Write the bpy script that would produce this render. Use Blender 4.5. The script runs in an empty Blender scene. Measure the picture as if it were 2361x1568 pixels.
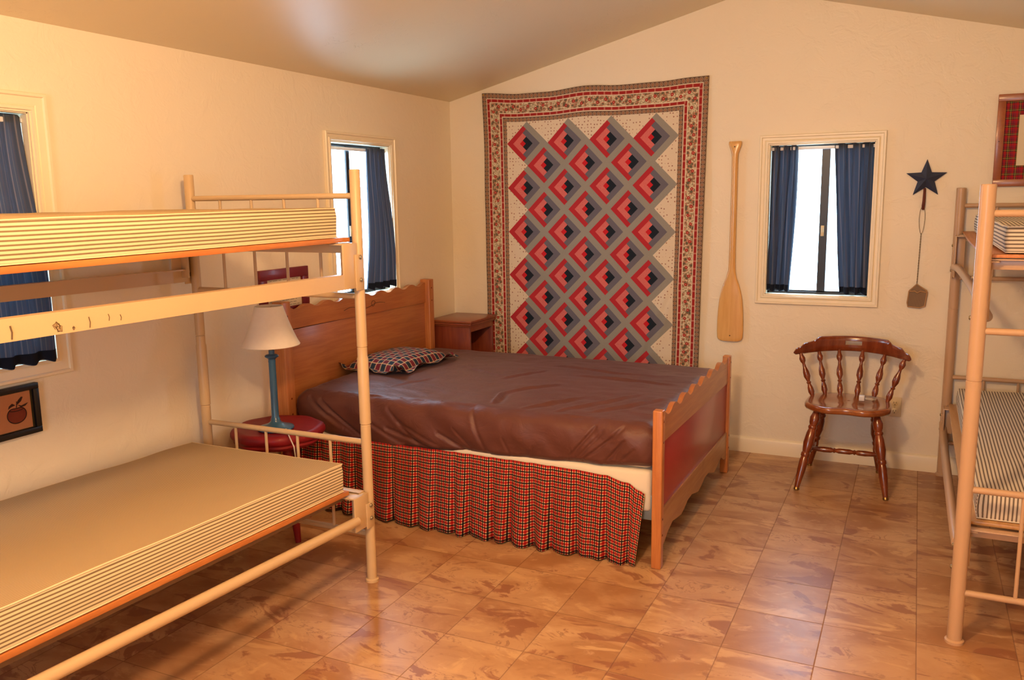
import bpy, bmesh, math, random
from mathutils import Vector, Matrix, noise
random.seed(7)
S = bpy.context.scene
COL = S.collection
PI = math.pi

# ------------------------------------------------------------------ camera
CAM = Vector((2.86928, -5.10547, 1.53385))
F_PX, YAW, PITCH, ROLL = 1955.126, -0.444723, 0.164326, -0.014522
fwd = Vector((math.sin(YAW)*math.cos(PITCH), math.cos(YAW)*math.cos(PITCH), -math.sin(PITCH)))
right = Vector((math.cos(YAW), -math.sin(YAW), 0)); up = right.cross(fwd)
r2 = right*math.cos(ROLL) + up*math.sin(ROLL); u2 = -right*math.sin(ROLL) + up*math.cos(ROLL)
cd = bpy.data.cameras.new('camera'); cam = bpy.data.objects.new('camera', cd); COL.objects.link(cam)
cam.matrix_world = Matrix(((r2.x, u2.x, -fwd.x, CAM.x), (r2.y, u2.y, -fwd.y, CAM.y), (r2.z, u2.z, -fwd.z, CAM.z), (0, 0, 0, 1)))
cd.sensor_fit = 'HORIZONTAL'; cd.sensor_width = 36; cd.lens = 36*F_PX/2361; cd.clip_start = 0.05
S.camera = cam
S.view_settings.view_transform = 'Standard'; S.view_settings.look = 'None'
S.view_settings.gamma = 1; S.view_settings.use_curve_mapping = False
S.view_settings.exposure = 0.38
S.cycles.use_denoising = True
S.cycles.max_bounces = 8; S.cycles.diffuse_bounces = 5; S.cycles.transparent_max_bounces = 12
S.cycles.caustics_reflective = False; S.cycles.caustics_refractive = False
S.cycles.sample_clamp_indirect = 6

# ------------------------------------------------------------------ sky and lamps
W = bpy.data.worlds.new('world'); S.world = W; W.use_nodes = True
bg = W.node_tree.nodes['Background']; bg.inputs[0].default_value = (0.50, 0.74, 1.0, 1); bg.inputs[1].default_value = 14.0
def area(name, loc, size, power, color, rot=(0, 0, 0), size_y=None, shape='DISK', portal=False):
    l = bpy.data.lights.new(name, 'AREA'); l.energy = power; l.color = color; l.shape = shape; l.size = size
    if size_y: l.size_y = size_y
    if portal: l.cycles.is_portal = True
    o = bpy.data.objects.new(name, l); COL.objects.link(o); o.location = loc; o.rotation_euler = rot
    return o
YN_ = -6.9
WARM = (1.0, 0.60, 0.29)
def bulb(loc, power, r=.11):
    l = bpy.data.lights.new('ceiling_lamp_bulb', 'POINT'); l.energy = power; l.color = WARM; l.shadow_soft_size = r
    o = bpy.data.objects.new('ceiling_lamp_bulb', l); COL.objects.link(o); o.location = loc
bulb((2.12, -3.85, 2.30), 104)
bulb((2.10, -6.10, 2.30), 14)
area('window_portal', (2.10, YN_+.01, 1.50), 1.0, 1, (1, 1, 1), (PI/2, 0, 0), 1.0, 'RECTANGLE', True)  # portal of the added fill window behind the camera
# portals that guide the daylight through the window openings
area('window_portal', (0.01, -1.036, 1.43), 0.86, 1, (1, 1, 1), (0, -PI/2, 0), 0.56, 'RECTANGLE', True)
area('window_portal', (2.36, -0.01, 1.40), 0.56, 1, (1, 1, 1), (-PI/2, 0, 0), 0.86, 'RECTANGLE', True)

# ------------------------------------------------------------------ node helpers
def lin(h):
    h = h.lstrip('#'); o = []
    for i in (0, 2, 4):
        c = int(h[i:i+2], 16)/255; o.append(c/12.92 if c <= .04045 else ((c+.055)/1.055)**2.4)
    return (*o, 1)
class V:                                   # a scalar socket with arithmetic
    nt = None
    def __init__(s, k): s.k = k
    @staticmethod
    def m(op, a, b=None, c=None):
        n = V.nt.nodes.new('ShaderNodeMath'); n.operation = op
        for i, x in enumerate((a, b, c)):
            if x is None: continue
            if isinstance(x, V): V.nt.links.new(x.k, n.inputs[i])
            else: n.inputs[i].default_value = x
        return V(n.outputs[0])
    def __add__(s, o): return V.m('ADD', s, o)
    __radd__ = __add__
    def __sub__(s, o): return V.m('SUBTRACT', s, o)
    def __rsub__(s, o): return V.m('SUBTRACT', o, s)
    def __mul__(s, o): return V.m('MULTIPLY', s, o)
    __rmul__ = __mul__
    def __truediv__(s, o): return V.m('DIVIDE', s, o)
    def __gt__(s, o): return V.m('GREATER_THAN', s, o)
    def __lt__(s, o): return V.m('LESS_THAN', s, o)
def fract(a): return V.m('FRACT', a)
def floor_(a): return V.m('FLOOR', a)
def vmin(a, b): return V.m('MINIMUM', a, b)
def vmax(a, b): return V.m('MAXIMUM', a, b)
def vabs(a): return V.m('ABSOLUTE', a)
def sstep(a, lo, hi):
    n = V.nt.nodes.new('ShaderNodeMapRange'); n.interpolation_type = 'SMOOTHSTEP'
    V.nt.links.new(a.k, n.inputs[0]); n.inputs[1].default_value = lo; n.inputs[2].default_value = hi
    return V(n.outputs[0])
def mix(f, a, b, blend='MIX'):
    n = V.nt.nodes.new('ShaderNodeMix'); n.data_type = 'RGBA'; n.blend_type = blend
    if isinstance(f, V): V.nt.links.new(f.k, n.inputs[0])
    else: n.inputs[0].default_value = f
    for i, x in ((6, a), (7, b)):
        if isinstance(x, str): n.inputs[i].default_value = lin(x)
        elif isinstance(x, tuple): n.inputs[i].default_value = x
        else: V.nt.links.new(x, n.inputs[i])
    return n.outputs[2]
class Mat:
    def __init__(s, name, rough=.5, spec=.5, coat=0):
        s.m = bpy.data.materials.new(name); s.m.use_nodes = True; s.nt = s.m.node_tree; V.nt = s.nt
        s.b = s.nt.nodes['Principled BSDF']; s.b.inputs['Roughness'].default_value = rough
        s.b.inputs['Specular IOR Level'].default_value = spec; s.b.inputs['Coat Weight'].default_value = coat
        s.b.inputs['Coat Roughness'].default_value = .15
        s.tc = s.nt.nodes.new('ShaderNodeTexCoord')
    def coord(s, kind='Object'):
        n = s.nt.nodes.new('ShaderNodeSeparateXYZ'); s.nt.links.new(s.tc.outputs[kind], n.inputs[0])
        return V(n.outputs[0]), V(n.outputs[1]), V(n.outputs[2])
    def vec(s, x, y, z=0.0):
        n = s.nt.nodes.new('ShaderNodeCombineXYZ')
        for i, a in enumerate((x, y, z)):
            if isinstance(a, V): s.nt.links.new(a.k, n.inputs[i])
            else: n.inputs[i].default_value = a
        return n.outputs[0]
    def noise(s, scale=5, detail=4, rough=.55, dist=0, stretch=(1, 1, 1), vec=None, kind='Object', out=0):
        mp = s.nt.nodes.new('ShaderNodeMapping'); mp.inputs['Scale'].default_value = stretch
        s.nt.links.new(vec if vec is not None else s.tc.outputs[kind], mp.inputs[0])
        n = s.nt.nodes.new('ShaderNodeTexNoise'); n.inputs['Scale'].default_value = scale; n.inputs['Detail'].default_value = detail
        n.inputs['Roughness'].default_value = rough; n.inputs['Distortion'].default_value = dist
        s.nt.links.new(mp.outputs[0], n.inputs['Vector']); return V(n.outputs[out])
    def white(s, vec):
        n = s.nt.nodes.new('ShaderNodeTexWhiteNoise'); n.noise_dimensions = '3D'
        s.nt.links.new(vec, n.inputs[0]); return V(n.outputs[0])
    def vor(s, scale, vec=None, kind='Object', rnd=1.0, feature='F1'):
        n = s.nt.nodes.new('ShaderNodeTexVoronoi'); n.inputs['Scale'].default_value = scale; n.feature = feature
        n.inputs['Randomness'].default_value = rnd
        s.nt.links.new(vec if vec is not None else s.tc.outputs[kind], n.inputs['Vector'])
        return V(n.outputs['Distance']), n
    def color(s, c):
        if isinstance(c, str): s.b.inputs['Base Color'].default_value = lin(c)
        elif isinstance(c, tuple): s.b.inputs['Base Color'].default_value = c
        else: s.nt.links.new(c, s.b.inputs['Base Color'])
        return s
    def rough(s, v): s.nt.links.new(v.k, s.b.inputs['Roughness']); return s
    def bump(s, h, strength=.3, dist=.01):
        n = s.nt.nodes.new('ShaderNodeBump'); n.inputs['Strength'].default_value = strength; n.inputs['Distance'].default_value = dist
        s.nt.links.new(h.k, n.inputs['Height']); s.nt.links.new(n.outputs[0], s.b.inputs['Normal'])
        s.nt.links.new(n.outputs[0], s.b.inputs['Coat Normal']); return s

# ------------------------------------------------------------------ mesh helpers
def bx(bm, a, b, bev=0.0, seg=2):
    lo = [min(a[i], b[i]) for i in range(3)]; hi = [max(a[i], b[i]) for i in range(3)]
    r = bmesh.ops.create_cube(bm, size=1)
    vs = r['verts']
    for v in vs: v.co = Vector([(lo[i]+hi[i])/2 + v.co[i]*(hi[i]-lo[i]) for i in range(3)])
    if bev:
        es = list({e for v in vs for e in v.link_edges})
        bmesh.ops.bevel(bm, geom=es, offset=bev, segments=seg, affect='EDGES', profile=.5)
    return bm
def frame_at(d):
    d = d.normalized(); a = Vector((0, 0, 1)) if abs(d.z) < .9 else Vector((1, 0, 0))
    x = a.cross(d).normalized(); return x, d.cross(x)
def tube(bm, pts, r, n=14, cap=True):
    pts = [Vector(p) for p in pts]; R = r if isinstance(r, (list, tuple)) else [r]*len(pts)
    rings = []; x = None
    for i, p in enumerate(pts):
        d = (pts[min(i+1, len(pts)-1)] - pts[max(i-1, 0)]).normalized()
        if x is None: x, y = frame_at(d)
        else:
            x = (x - d*x.dot(d)).normalized(); y = d.cross(x)
        rings.append([bm.verts.new(p + (x*math.cos(2*PI*k/n) + y*math.sin(2*PI*k/n))*R[i]) for k in range(n)])
    for a, b in zip(rings, rings[1:]):
        for k in range(n): bm.faces.new((a[k], a[(k+1) % n], b[(k+1) % n], b[k]))
    if cap:
        bm.faces.new(list(reversed(rings[0]))); bm.faces.new(rings[-1])
    return bm
def lathe_axis(bm, p0, p1, prof, n=16):     # prof: (t along the axis 0..1, radius)
    p0, p1 = Vector(p0), Vector(p1)
    # keep profile rings perpendicular to the straight axis
    x, y = frame_at(p1-p0); rings = []
    for t, r in prof:
        p = p0.lerp(p1, t)
        rings.append([bm.verts.new(p + (x*math.cos(2*PI*k/n) + y*math.sin(2*PI*k/n))*max(r, 1e-4)) for k in range(n)])
    for a, b in zip(rings, rings[1:]):
        for k in range(n): bm.faces.new((a[k], a[(k+1) % n], b[(k+1) % n], b[k]))
    bm.faces.new(list(reversed(rings[0]))); bm.faces.new(rings[-1]); return bm
def prism(bm, poly, axis, a, b):            # polygon in the two other axes, extruded a..b along axis
    idx = {'x': (1, 2, 0), 'y': (0, 2, 1), 'z': (0, 1, 2)}[axis]
    def mk(p, h):
        c = [0, 0, 0]; c[idx[0]], c[idx[1]], c[idx[2]] = p[0], p[1], h; return bm.verts.new(c)
    A = [mk(p, a) for p in poly]; B = [mk(p, b) for p in poly]; n = len(poly)
    bm.faces.new(A); bm.faces.new(list(reversed(B)))
    for i in range(n): bm.faces.new((A[i], B[i], B[(i+1) % n], A[(i+1) % n]))
    return bm
def grid(bm, nu, nv, f, uvf=None, wrap=False):
    vs = [[bm.verts.new(f(i/nu, j/nv)) for j in range(nv+1)] for i in range(nu+1)]
    uvl = bm.loops.layers.uv.verify()
    for i in range(nu):
        for j in range(nv):
            fc = bm.faces.new((vs[i][j], vs[i+1][j], vs[i+1][j+1], vs[i][j+1])); fc.smooth = True
            if uvf:
                for l, (a, b) in zip(fc.loops, ((i, j), (i+1, j), (i+1, j+1), (i, j+1))): l[uvl].uv = uvf(a/nu, b/nv)
    return vs
def finish(o, smooth=True, ang=40):
    me = o.data
    if smooth:
        me.shade_smooth()
        try: me.set_sharp_from_angle(angle=math.radians(ang))
        except Exception: pass
def wloc(p):
    v = Vector((0, 0, 0))
    while p: v += p.location; p = p.parent
    return v
def obj(name, bm, mat, parent=None, label=None, smooth=True, ang=40, recalc=True):
    if recalc: bmesh.ops.recalc_face_normals(bm, faces=bm.faces)
    me = bpy.data.meshes.new(name)
    if parent is not None: bmesh.ops.translate(bm, vec=-wloc(parent), verts=bm.verts)
    bm.to_mesh(me); bm.free(); o = bpy.data.objects.new(name, me); COL.objects.link(o)
    mats = mat if isinstance(mat, (list, tuple)) else [mat]
    for m in mats: me.materials.append(m.m if isinstance(m, Mat) else m)
    o.parent = parent; finish(o, smooth, ang)
    if label: o['label'] = label
    return o
def recenter(o, base):                       # put a one-mesh thing's origin at its base
    base = Vector(base); o.data.transform(Matrix.Translation(-base)); o.location = base; return o
def thing(name, label, cat, loc=(0, 0, 0), group=None):
    o = bpy.data.objects.new(name, None); o.empty_display_size = .1; COL.objects.link(o); o.location = loc
    return tag(o, label, cat, group)
def tag(o, label, cat, group=None):
    o['label'] = label; o['category'] = cat
    if group: o['group'] = group
    return o
def struct(name, bm, m, parent=None, **k):
    o = obj(name, bm, m, parent, **k)
    if parent is None: o['kind'] = 'structure'
    return o
NB = bmesh.new
def tri_ease(t): return t*t*(3-2*t)

# ------------------------------------------------------------------ materials
def wallpaint(name, c, bumpy=.35):
    m = Mat(name, .42, .35)
    n = m.noise(9, 5, .6, .6); t = sstep(n, .45, .62)
    fine = m.noise(90, 2, .5)
    tint = m.noise(1.3, 3, .5)
    m.color(mix(tint*0.25, c, mix(.5, c, '#cdbb97')))
    m.bump(t*0.7 + fine*0.25, bumpy, .004); return m
M_wall = wallpaint('wall_paint', '#efe4cd')
M_ceil = Mat('ceiling_paint', .42, .30)
_n = M_ceil.noise(5, 4, .6, 1.6, (1, 1, 1)); _r = 1 - sstep(vabs(_n-.5), .0, .012)
_g = sstep(M_ceil.noise(1.7, 2, .5), .50, .62)
_n2 = M_ceil.noise(2.2, 3, .5)
M_ceil.color('#e6d9b8'); M_ceil.bump(_r*_g*1.0 + _n2*2.0, .35, .006)
M_trim = Mat('trim_paint', .35, .5).color('#efe2c4')
_n = M_trim.noise(40, 2, .5); M_trim.bump(_n, .08, .002)

# floor: twelve inch slate look vinyl tiles
M_floor = Mat('slate_vinyl_tile', .3, .45); V.nt = M_floor.nt
TX0, TY0, TS = 2.0333, -0.2196, 0.3048
_x, _y, _z = M_floor.coord()
tx = (_x-TX0)/TS; ty = (_y-TY0)/TS
ix = floor_(tx); iy = floor_(ty); fx = tx-ix; fy = ty-iy
w1 = M_floor.white(M_floor.vec(ix, iy, 0.0)); w2 = M_floor.white(M_floor.vec(ix, iy, 7.0))
pv = M_floor.vec(_x + w1*37.0, _y + w2*53.0, w1*11.0)
n1 = M_floor.noise(3.0, 5, .58, .7, (.8, 1.3, 1), pv)
n2 = M_floor.noise(4.6, 6, .60, 1.0, (.75, 1.5, 1), pv)
n3 = M_floor.noise(13, 6, .66, .6, (.8, 1.3, 1), pv)
c0 = mix(sstep(n1, .36, .62), '#a3764f', '#c49d74')
c0 = mix(sstep(n2, .56, .60)*0.8, c0, '#8c5940')
c0 = mix(sstep(n2, .40, .34)*0.0 + sstep(1-n2, .58, .66)*0.8, c0, '#cfa87a')
c0 = mix(sstep(n3, .57, .70)*0.55, c0, '#d3b088')
c0 = mix(sstep(1-n3, .58, .70)*0.5, c0, '#7f5440')
vein = 1 - sstep(vabs(n2-.5), 0, .012)
c0 = mix(vein*sstep(n1, .52, .60)*.6, c0, '#6e4433')
c0 = mix((w2-.5)*.25+.12, c0, '#94674a')
ed = vmin(vmin(fx, 1-fx), vmin(fy, 1-fy))
joint = 1 - sstep(ed, .003, .009)
c0 = mix(joint*.5, c0, '#5c3a2a')
M_floor.color(c0)
M_floor.rough(n3*.16 + .25 + joint*.3)
M_floor.bump(n3*.5 + n2*.8 - joint*.6 + M_floor.noise(2.5, 2, .5)*1.5, .12, .004)

M_glass = bpy.data.materials.new('window_glass'); M_glass.use_nodes = True
_nt = M_glass.node_tree; _nt.nodes.clear()
_o = _nt.nodes.new('ShaderNodeOutputMaterial'); _t = _nt.nodes.new('ShaderNodeBsdfTransparent'); _gl = _nt.nodes.new('ShaderNodeBsdfGlossy')
_gl.inputs['Roughness'].default_value = .02; _t.inputs[0].default_value = (.96, .98, .97, 1)
_mx = _nt.nodes.new('ShaderNodeMixShader'); _lw = _nt.nodes.new('ShaderNodeLayerWeight'); _p = _nt.nodes.new('ShaderNodeMath'); _p.operation = 'POWER'; _p.inputs[1].default_value = 5; _nt.links.new(_lw.outputs['Facing'], _p.inputs[0]); _fr = _nt.nodes.new('ShaderNodeMath'); _fr.operation = 'MULTIPLY_ADD'; _fr.inputs[1].default_value = .9; _fr.inputs[2].default_value = .03; _nt.links.new(_p.outputs[0], _fr.inputs[0])
_nt.links.new(_fr.outputs[0], _mx.inputs[0]); _nt.links.new(_t.outputs[0], _mx.inputs[1]); _nt.links.new(_gl.outputs[0], _mx.inputs[2]); _nt.links.new(_mx.outputs[0], _o.inputs[0])

def plain(name, c, rough=.5, spec=.5, metal=0, coat=0, bumpn=None, var=None):
    m = Mat(name, rough, spec, coat); m.b.inputs['Metallic'].default_value = metal
    if var: m.color(mix(m.noise(var[1], 4, .6), c, var[0]))
    else: m.color(c)
    if bumpn: m.bump(m.noise(bumpn[0], 3, .6), bumpn[1], .002)
    return m
M_bronze = plain('bronze_frame', '#2a2a2c', .35, .5, .4)
M_enamel = Mat('cream_enamel', .38, .5)
_s = M_enamel.noise(7, 5, .7, 1, (1, 1, 1))
M_enamel.color(mix(sstep(_s, .70, .76)*.6, mix(M_enamel.noise(2, 2, .5)*.4, '#cdb28a', '#ba9c74'), '#6d5a44'))
M_enamel.bump(M_enamel.noise(60, 2, .5), .08, .002)
M_enamel2 = Mat('taupe_enamel', .34, .5)
_s = M_enamel2.noise(9, 5, .7, 1)
M_enamel2.color(mix(sstep(_s, .70, .76)*.5, '#bf9e7e', '#6d5a44'))
M_railbrown = plain('brown_steel', '#7d6248', .5, .4)
M_scuff = plain('scuff', '#6d563a', .6, .3)
M_bolt = plain('bolt_steel', '#8f7f63', .4, .5, .5)

def wood(name, c1, c2, c3, rough=.38, coat=.25, stretch=(1, 12, 12), sc=3, knots=True):
    m = Mat(name, rough, .45, coat)
    g = m.noise(sc, 6, .65, .5, stretch); g2 = m.noise(sc*4, 4, .6, .2, stretch)
    c = mix(sstep(g, .35, .65), c1, c2); c = mix(g2*.35, c, c3)
    if knots:
        k = m.noise(2.3, 2, .5, .3); c = mix(sstep(k, .70, .76)*.6, c, c3)
    m.color(c); m.bump(g2, .08, .002); return m
M_pine_y = wood('aged_pine_y', '#bf7c45', '#ad683a', '#8f4c29', stretch=(14, 1, 14))
M_pine_z = wood('aged_pine_z', '#c9854c', '#b8713e', '#94522c', stretch=(14, 14, 1))
M_pine_lo = wood('light_pine_y', '#b98a58', '#a87548', '#8c5a35', stretch=(14, 1, 14), coat=.15)
M_ply = wood('plywood_board', '#cf8544', '#b97036', '#94552a', stretch=(14, 1, 6), rough=.55, coat=.1, knots=False)
M_plyR = wood('birch_plywood', '#c79a63', '#b98852', '#8a5a35', stretch=(10, 1, 10), rough=.35, coat=.3)
M_redpanel = plain('red_painted_panel', '#a83236', .33, .5, coat=.3, bumpn=(30, .06), var=('#952b30', 6))
M_redwood = wood('reddish_pine', '#8e4527', '#7b3320', '#4f1d12', stretch=(10, 10, 1), coat=.35)
M_redwood_t = wood('reddish_pine_top', '#97502c', '#8a4228', '#5e2717', stretch=(1, 10, 10), coat=.4)
M_chair = wood('honey_maple', '#8c4524', '#733113', '#4c1d0d', rough=.22, coat=.7, stretch=(8, 8, 2))
M_seat = wood('honey_maple_seat', '#a05d2e', '#8a4820', '#5c2a12', rough=.2, coat=.8, stretch=(2, 9, 9), knots=False)
M_paddle = wood('paddle_wood', '#e6b873', '#dba862', '#c08c4c', rough=.3, coat=.5, stretch=(14, 14, 1))
M_brass = plain('brass', '#a98a52', .3, .5, .9)
M_redstool = plain('red_stool_paint', '#941520', .5, .35, coat=.05, bumpn=(14, .5), var=('#6e0d16', 12))
M_blue = plain('blue_lamp_paint', '#35678c', .32, .5, coat=.3, bumpn=(20, .2), var=('#2a5678', 8))
M_shade = Mat('linen_shade', .8, .2); _x, _y, _z = M_shade.coord()
M_shade.color(mix(M_shade.noise(60, 3, .6)*.5, '#f0e6d6', '#e0d2be')); M_shade.bump(M_shade.noise(160, 2, .5, 0, (1, 1, 1)), .15, .001)
M_shade.b.inputs['Subsurface Weight'].default_value = .0
M_cord = plain('white_cord', '#d8d0c4', .5)
M_black = plain('black_frame_lacquer', '#101012', .35, .5)
M_redframe = plain('dark_red_frame_paint', '#7a1420', .35, .5, coat=.3, var=('#640e18', 9))
M_oakframe = wood('stained_frame_wood', '#a8602f', '#96502a', '#6a3218', stretch=(4, 4, 4))
M_paper = plain('cream_paper', '#dccfb4', .7, .2)
M_ivory = plain('ivory_plastic', '#d9c9a4', .4)
M_dark = plain('dark_slot', '#1b1512', .6)
M_star = plain('navy_star_metal', '#333c58', .5, .5, .0, bumpn=(25, .3), var=('#2a3148', 10))
M_rust = plain('rust_hook', '#5c2417', .6, .4, bumpn=(40, .5))
M_wire = plain('twisted_wire', '#6e5f47', .5, .5, .3)
M_mesh = Mat('fly_swatter_mesh', .7, .3); _x, _y, _z = M_mesh.coord()
_w = vmax(fract(_x*400) > .6, fract(_z*400) > .6); M_mesh.color(mix(_w, '#5e4a3a', '#8d755c'))
M_leather = plain('swatter_edge_tape', '#a98258', .6)
M_white = plain('white_cotton', '#e6dcc8', .8, .2, bumpn=(30, .3))
M_whiteplastic = plain('white_plastic', '#dfdfe2', .3)
M_clear = Mat('clear_plastic', .1, .5); M_clear.color('#f2eee6'); M_clear.b.inputs['Transmission Weight'].default_value = .85
M_tack = plain('brass_tack', '#b5924c', .3, .5, .9)
M_black_in = plain('grey_metal_duct', '#7e8a92', .5, .5, .3)

# striped mattress ticking; u = stripe coordinate in metres
def ticking(name, period, base, line, width=.32, second=None):
    m = Mat(name, .8, .2); u, v, _ = m.coord('UV')
    f = fract(u/period + m.noise(2.2, 2, .5)*.35); w = 1 - sstep(vabs(f-.5), width*.35, width*.62)
    c = mix(w*.85, base, line)
    f2 = fract(f*1.0 + .5); w2 = 1 - sstep(vabs(f2-.5), .03, .06)
    c = mix(w2*.35, c, line)
    m.color(c); m.bump(m.noise(4, 4, .6)*3.0 + m.noise(300, 1, .5)*.1, .25, .008); return m
M_tickL = ticking('cream_ticking', .0112, '#ead8b0', '#5f4a30', .46)
M_tickLtop = ticking('cream_ticking_top', .0085, '#c2ab84', '#8c7555', .42)
M_tickR = ticking('blue_grey_ticking', .0125, '#e3dac6', '#4c3a2e', .46)

# bedspread
M_brown = Mat('brown_cotton', .50, .42); M_brown.color(mix(M_brown.noise(3, 4, .6)*.6, '#633931', '#532f29'))
M_brown.bump(M_brown.noise(9, 5, .6, 1.2, (1, 2.2, 1))*1.0 + M_brown.noise(400, 1, .5)*.03, .35, .012)
M_brown.b.inputs['Sheen Weight'].default_value = .08; M_brown.b.inputs['Sheen Roughness'].default_value = .4

def gingham():
    m = Mat('red_gingham', .8, .2); u, v, _ = m.coord('UV'); P = .0250
    def th(a):
        f = fract(a/P); red = (f < .36); blk = (f > .56)*(f < .80)
        return mix(red, mix(blk, '#e6d4b6', '#3f3c46'), '#c6464a')
    m.color(mix(1.0, th(u), th(v), 'MULTIPLY')); m.bump(m.noise(300, 1, .5), .1, .001); return m
M_ging = gingham()
def plaid(name, P, a, b, line, lw=.16, cross='#e2b765'):
    m = Mat(name, .75, .25); u, v, _ = m.coord('UV')
    U = u/P; W_ = v/P; fu = fract(U); fv = fract(W_)
    par = fract((floor_(U)+floor_(W_))*.5) > .25
    c = mix(par, a, b); lu = fu < lw; lv = fv < lw
    c = mix(vmax(lu, lv)*.45, c, line); c = mix(lu*lv*.75, c, cross)
    m.color(c); m.bump(m.noise(250, 1, .5), .1, .001); return m
M_pillow = plaid('flannel_plaid', .034, '#6a1c26', '#1d2c38', '#dcbf9c', .2)
M_tartan = Mat('tartan_mat', .7, .2); u, v, _ = M_tartan.coord('UV')
def _band(a, P=.040):
    f = fract(a/P); g = (f > .45)*(f < .8); w = (f > .60)*(f < .64); k = (f > .9)*1.0; k2 = (f > .1)*(f < .16)
    return mix(w, mix(k, mix(k2, mix(g, '#a3161f', '#2f3f2a'), '#20244a'), '#181f38'), '#d9b84a')
M_tartan.color(mix(.5, _band(u), _band(v)))

# curtain cloth; partly lets the daylight through
def curtain_mat():
    m = Mat('navy_striped_cotton', .85, .15); u, v, _ = m.coord('UV')
    f = fract(u/.048); a = vabs(f-.5) < .045; b = vabs(f-.12) < .03; c_ = vabs(f-.86) < .02; d = vabs(f-.30) < .10
    c = mix(d*.5, '#464d5a', '#363c48'); c = mix(a*.7, c, '#8a8280'); c = mix(b*.7, c, '#5c4a44'); c = mix(c_*.7, c, '#8a8578')
    c = mix(m.noise(500, 1, .5, 0, (1, 1, 1))*.25, c, '#566273')
    m.color(c)
    tr = m.nt.nodes.new('ShaderNodeBsdfTranslucent'); m.nt.links.new(mix(.6, c, '#8798a8'), tr.inputs[0])
    mx = m.nt.nodes.new('ShaderNodeMixShader'); mx.inputs[0].default_value = .28
    out = m.nt.nodes['Material Output']; m.nt.links.new(m.b.outputs[0], mx.inputs[1]); m.nt.links.new(tr.outputs[0], mx.inputs[2]); m.nt.links.new(mx.outputs[0], out.inputs[0])
    return m
M_curt = curtain_mat()

# quilt: barn raising log cabin blocks; uv in metres from the top left corner
QW, QH, QB, QT, QP = 1.480, 2.070, 0.172, 0.182, 0.285
def quilt_mat():
    m = Mat('quilt_print', .85, .2); u, v, _ = m.coord('UV')
    dl = vmin(u, QW-u); dt = vmin(v, QH-v)*(QB/QT)
    d = vmin(dl, dt)
    # chain print in the two brown bands
    hor = (dt < dl)*1.0
    s = u*hor + v*(1-hor)
    X = u - QB; Y = v - QT
    p = (X - Y)/QP + .5; q = (X + Y)/QP - .5     # lattice axes
    q = q + 0.0
    ip = floor_(p); iq = floor_(q); fp = p-ip; fq = q-iq
    cx = (ip + iq + 1.0)*.5 + 0.0; 
    hi = vmax(fp, fq); lo = vmin(fp, fq)
    chk = vmax(fract(u*110) > .5, fract(v*110) > .5)
    red = mix(chk*.30, '#b83038', '#8a1f2c')
    grid_ = m.noise(260, 1, .5)
    pink = mix(sstep(grid_, .5, .6)*.4, '#d2706c', '#b8504f')
    grey = mix(grid_*.5, '#98958c', '#7d7b74'); mid = mix(grid_*.5, '#6c6974', '#5a5a68')
    c = mix((hi > .464)*1.0, '#c4202a', '#1d2530')
    c = mix(lo < .32, c, pink)
    c = mix(hi > .632, c, mid)
    c = mix((lo < .15), c, red)
    c = mix(hi > .808, c, grey)
    c = mix((hi > .632)*(hi < .808)*(lo < .15)*0.0, c, mid)
    # inside the diamond field?  cell centre in X must lie between the outer columns
    cxx = (ip+.5 + iq+.5)*.5     # in periods, centre x
    cyy = (iq+.5 - (ip+.5))*.5 + .5
    ins = (cxx > .4)*(cxx < 3.6)*(cyy > .4)*(cyy < 5.9)
    dots, _vn = m.vor(48, m.vec(u, v), rnd=.35)
    bgc = mix(sstep(.24-dots, .0, .06)*.8, '#dccdb4', '#8c4a3c')
    c = mix(ins, bgc, c)
    # borders
    ch = vabs(fract(s*38)-.5); chd = vabs(d-.016)/.016
    rr = ch*ch*4 + chd*chd
    brown = mix((rr < .75)*(1-(rr < .35))*.7, '#6b5348', '#b49a7c')
    brown = mix((rr < .2)*.8, brown, '#b07a58')
    ch2 = vabs(d-.161)/.013; rr2 = ch*ch*4 + ch2*ch2
    brown2 = mix((rr2 < .75)*(1-(rr2 < .35))*.7, '#6b5348', '#b49a7c'); brown2 = mix((rr2 < .2)*.8, brown2, '#b07a58')
    vd, vn = m.vor(42, m.vec(u, v), rnd=.9)
    fl = mix((vd < .36)*1.0, '#d5c6a6', '#5f5a48'); fl = mix(sstep(vd, .36, .40)*(vd < .52), fl, '#b9745c')
    fn = m.noise(110, 3, .6, .8, vec=m.vec(u, v)); fl = mix(sstep(fn, .50, .54)*.8, fl, '#7d6a4e')
    rs = fract(s/.052 + .2) - .5; side = fract(s/.104) > .5
    dc = d - .079 - (side*1.0)*.018; rr3 = (rs*rs*.0027 + dc*dc)
    fl = mix(rr3 < .00009, fl, '#a32a2a'); fl = mix(rr3 < .00001, fl, '#d5a080')
    rc = mix((vabs(fract(s*22)-.5) < .10)*.6, '#9c2a28', '#c98a74')
    b = mix(d > .031, brown, '#d8cab0'); b = mix(d > .036, b, rc); b = mix(d > .054, b, '#d8cab0')
    b = mix(d > .059, b, fl); b = mix(d > .118, b, '#d8cab0'); b = mix(d > .124, b, rc); b = mix(d > .140, b, '#d8cab0'); b = mix(d > .146, b, brown2)
    c = mix(d > QB, b, c)
    m.color(c); m.bump(grid_, .08, .001); return m
M_quilt = quilt_mat()

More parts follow.
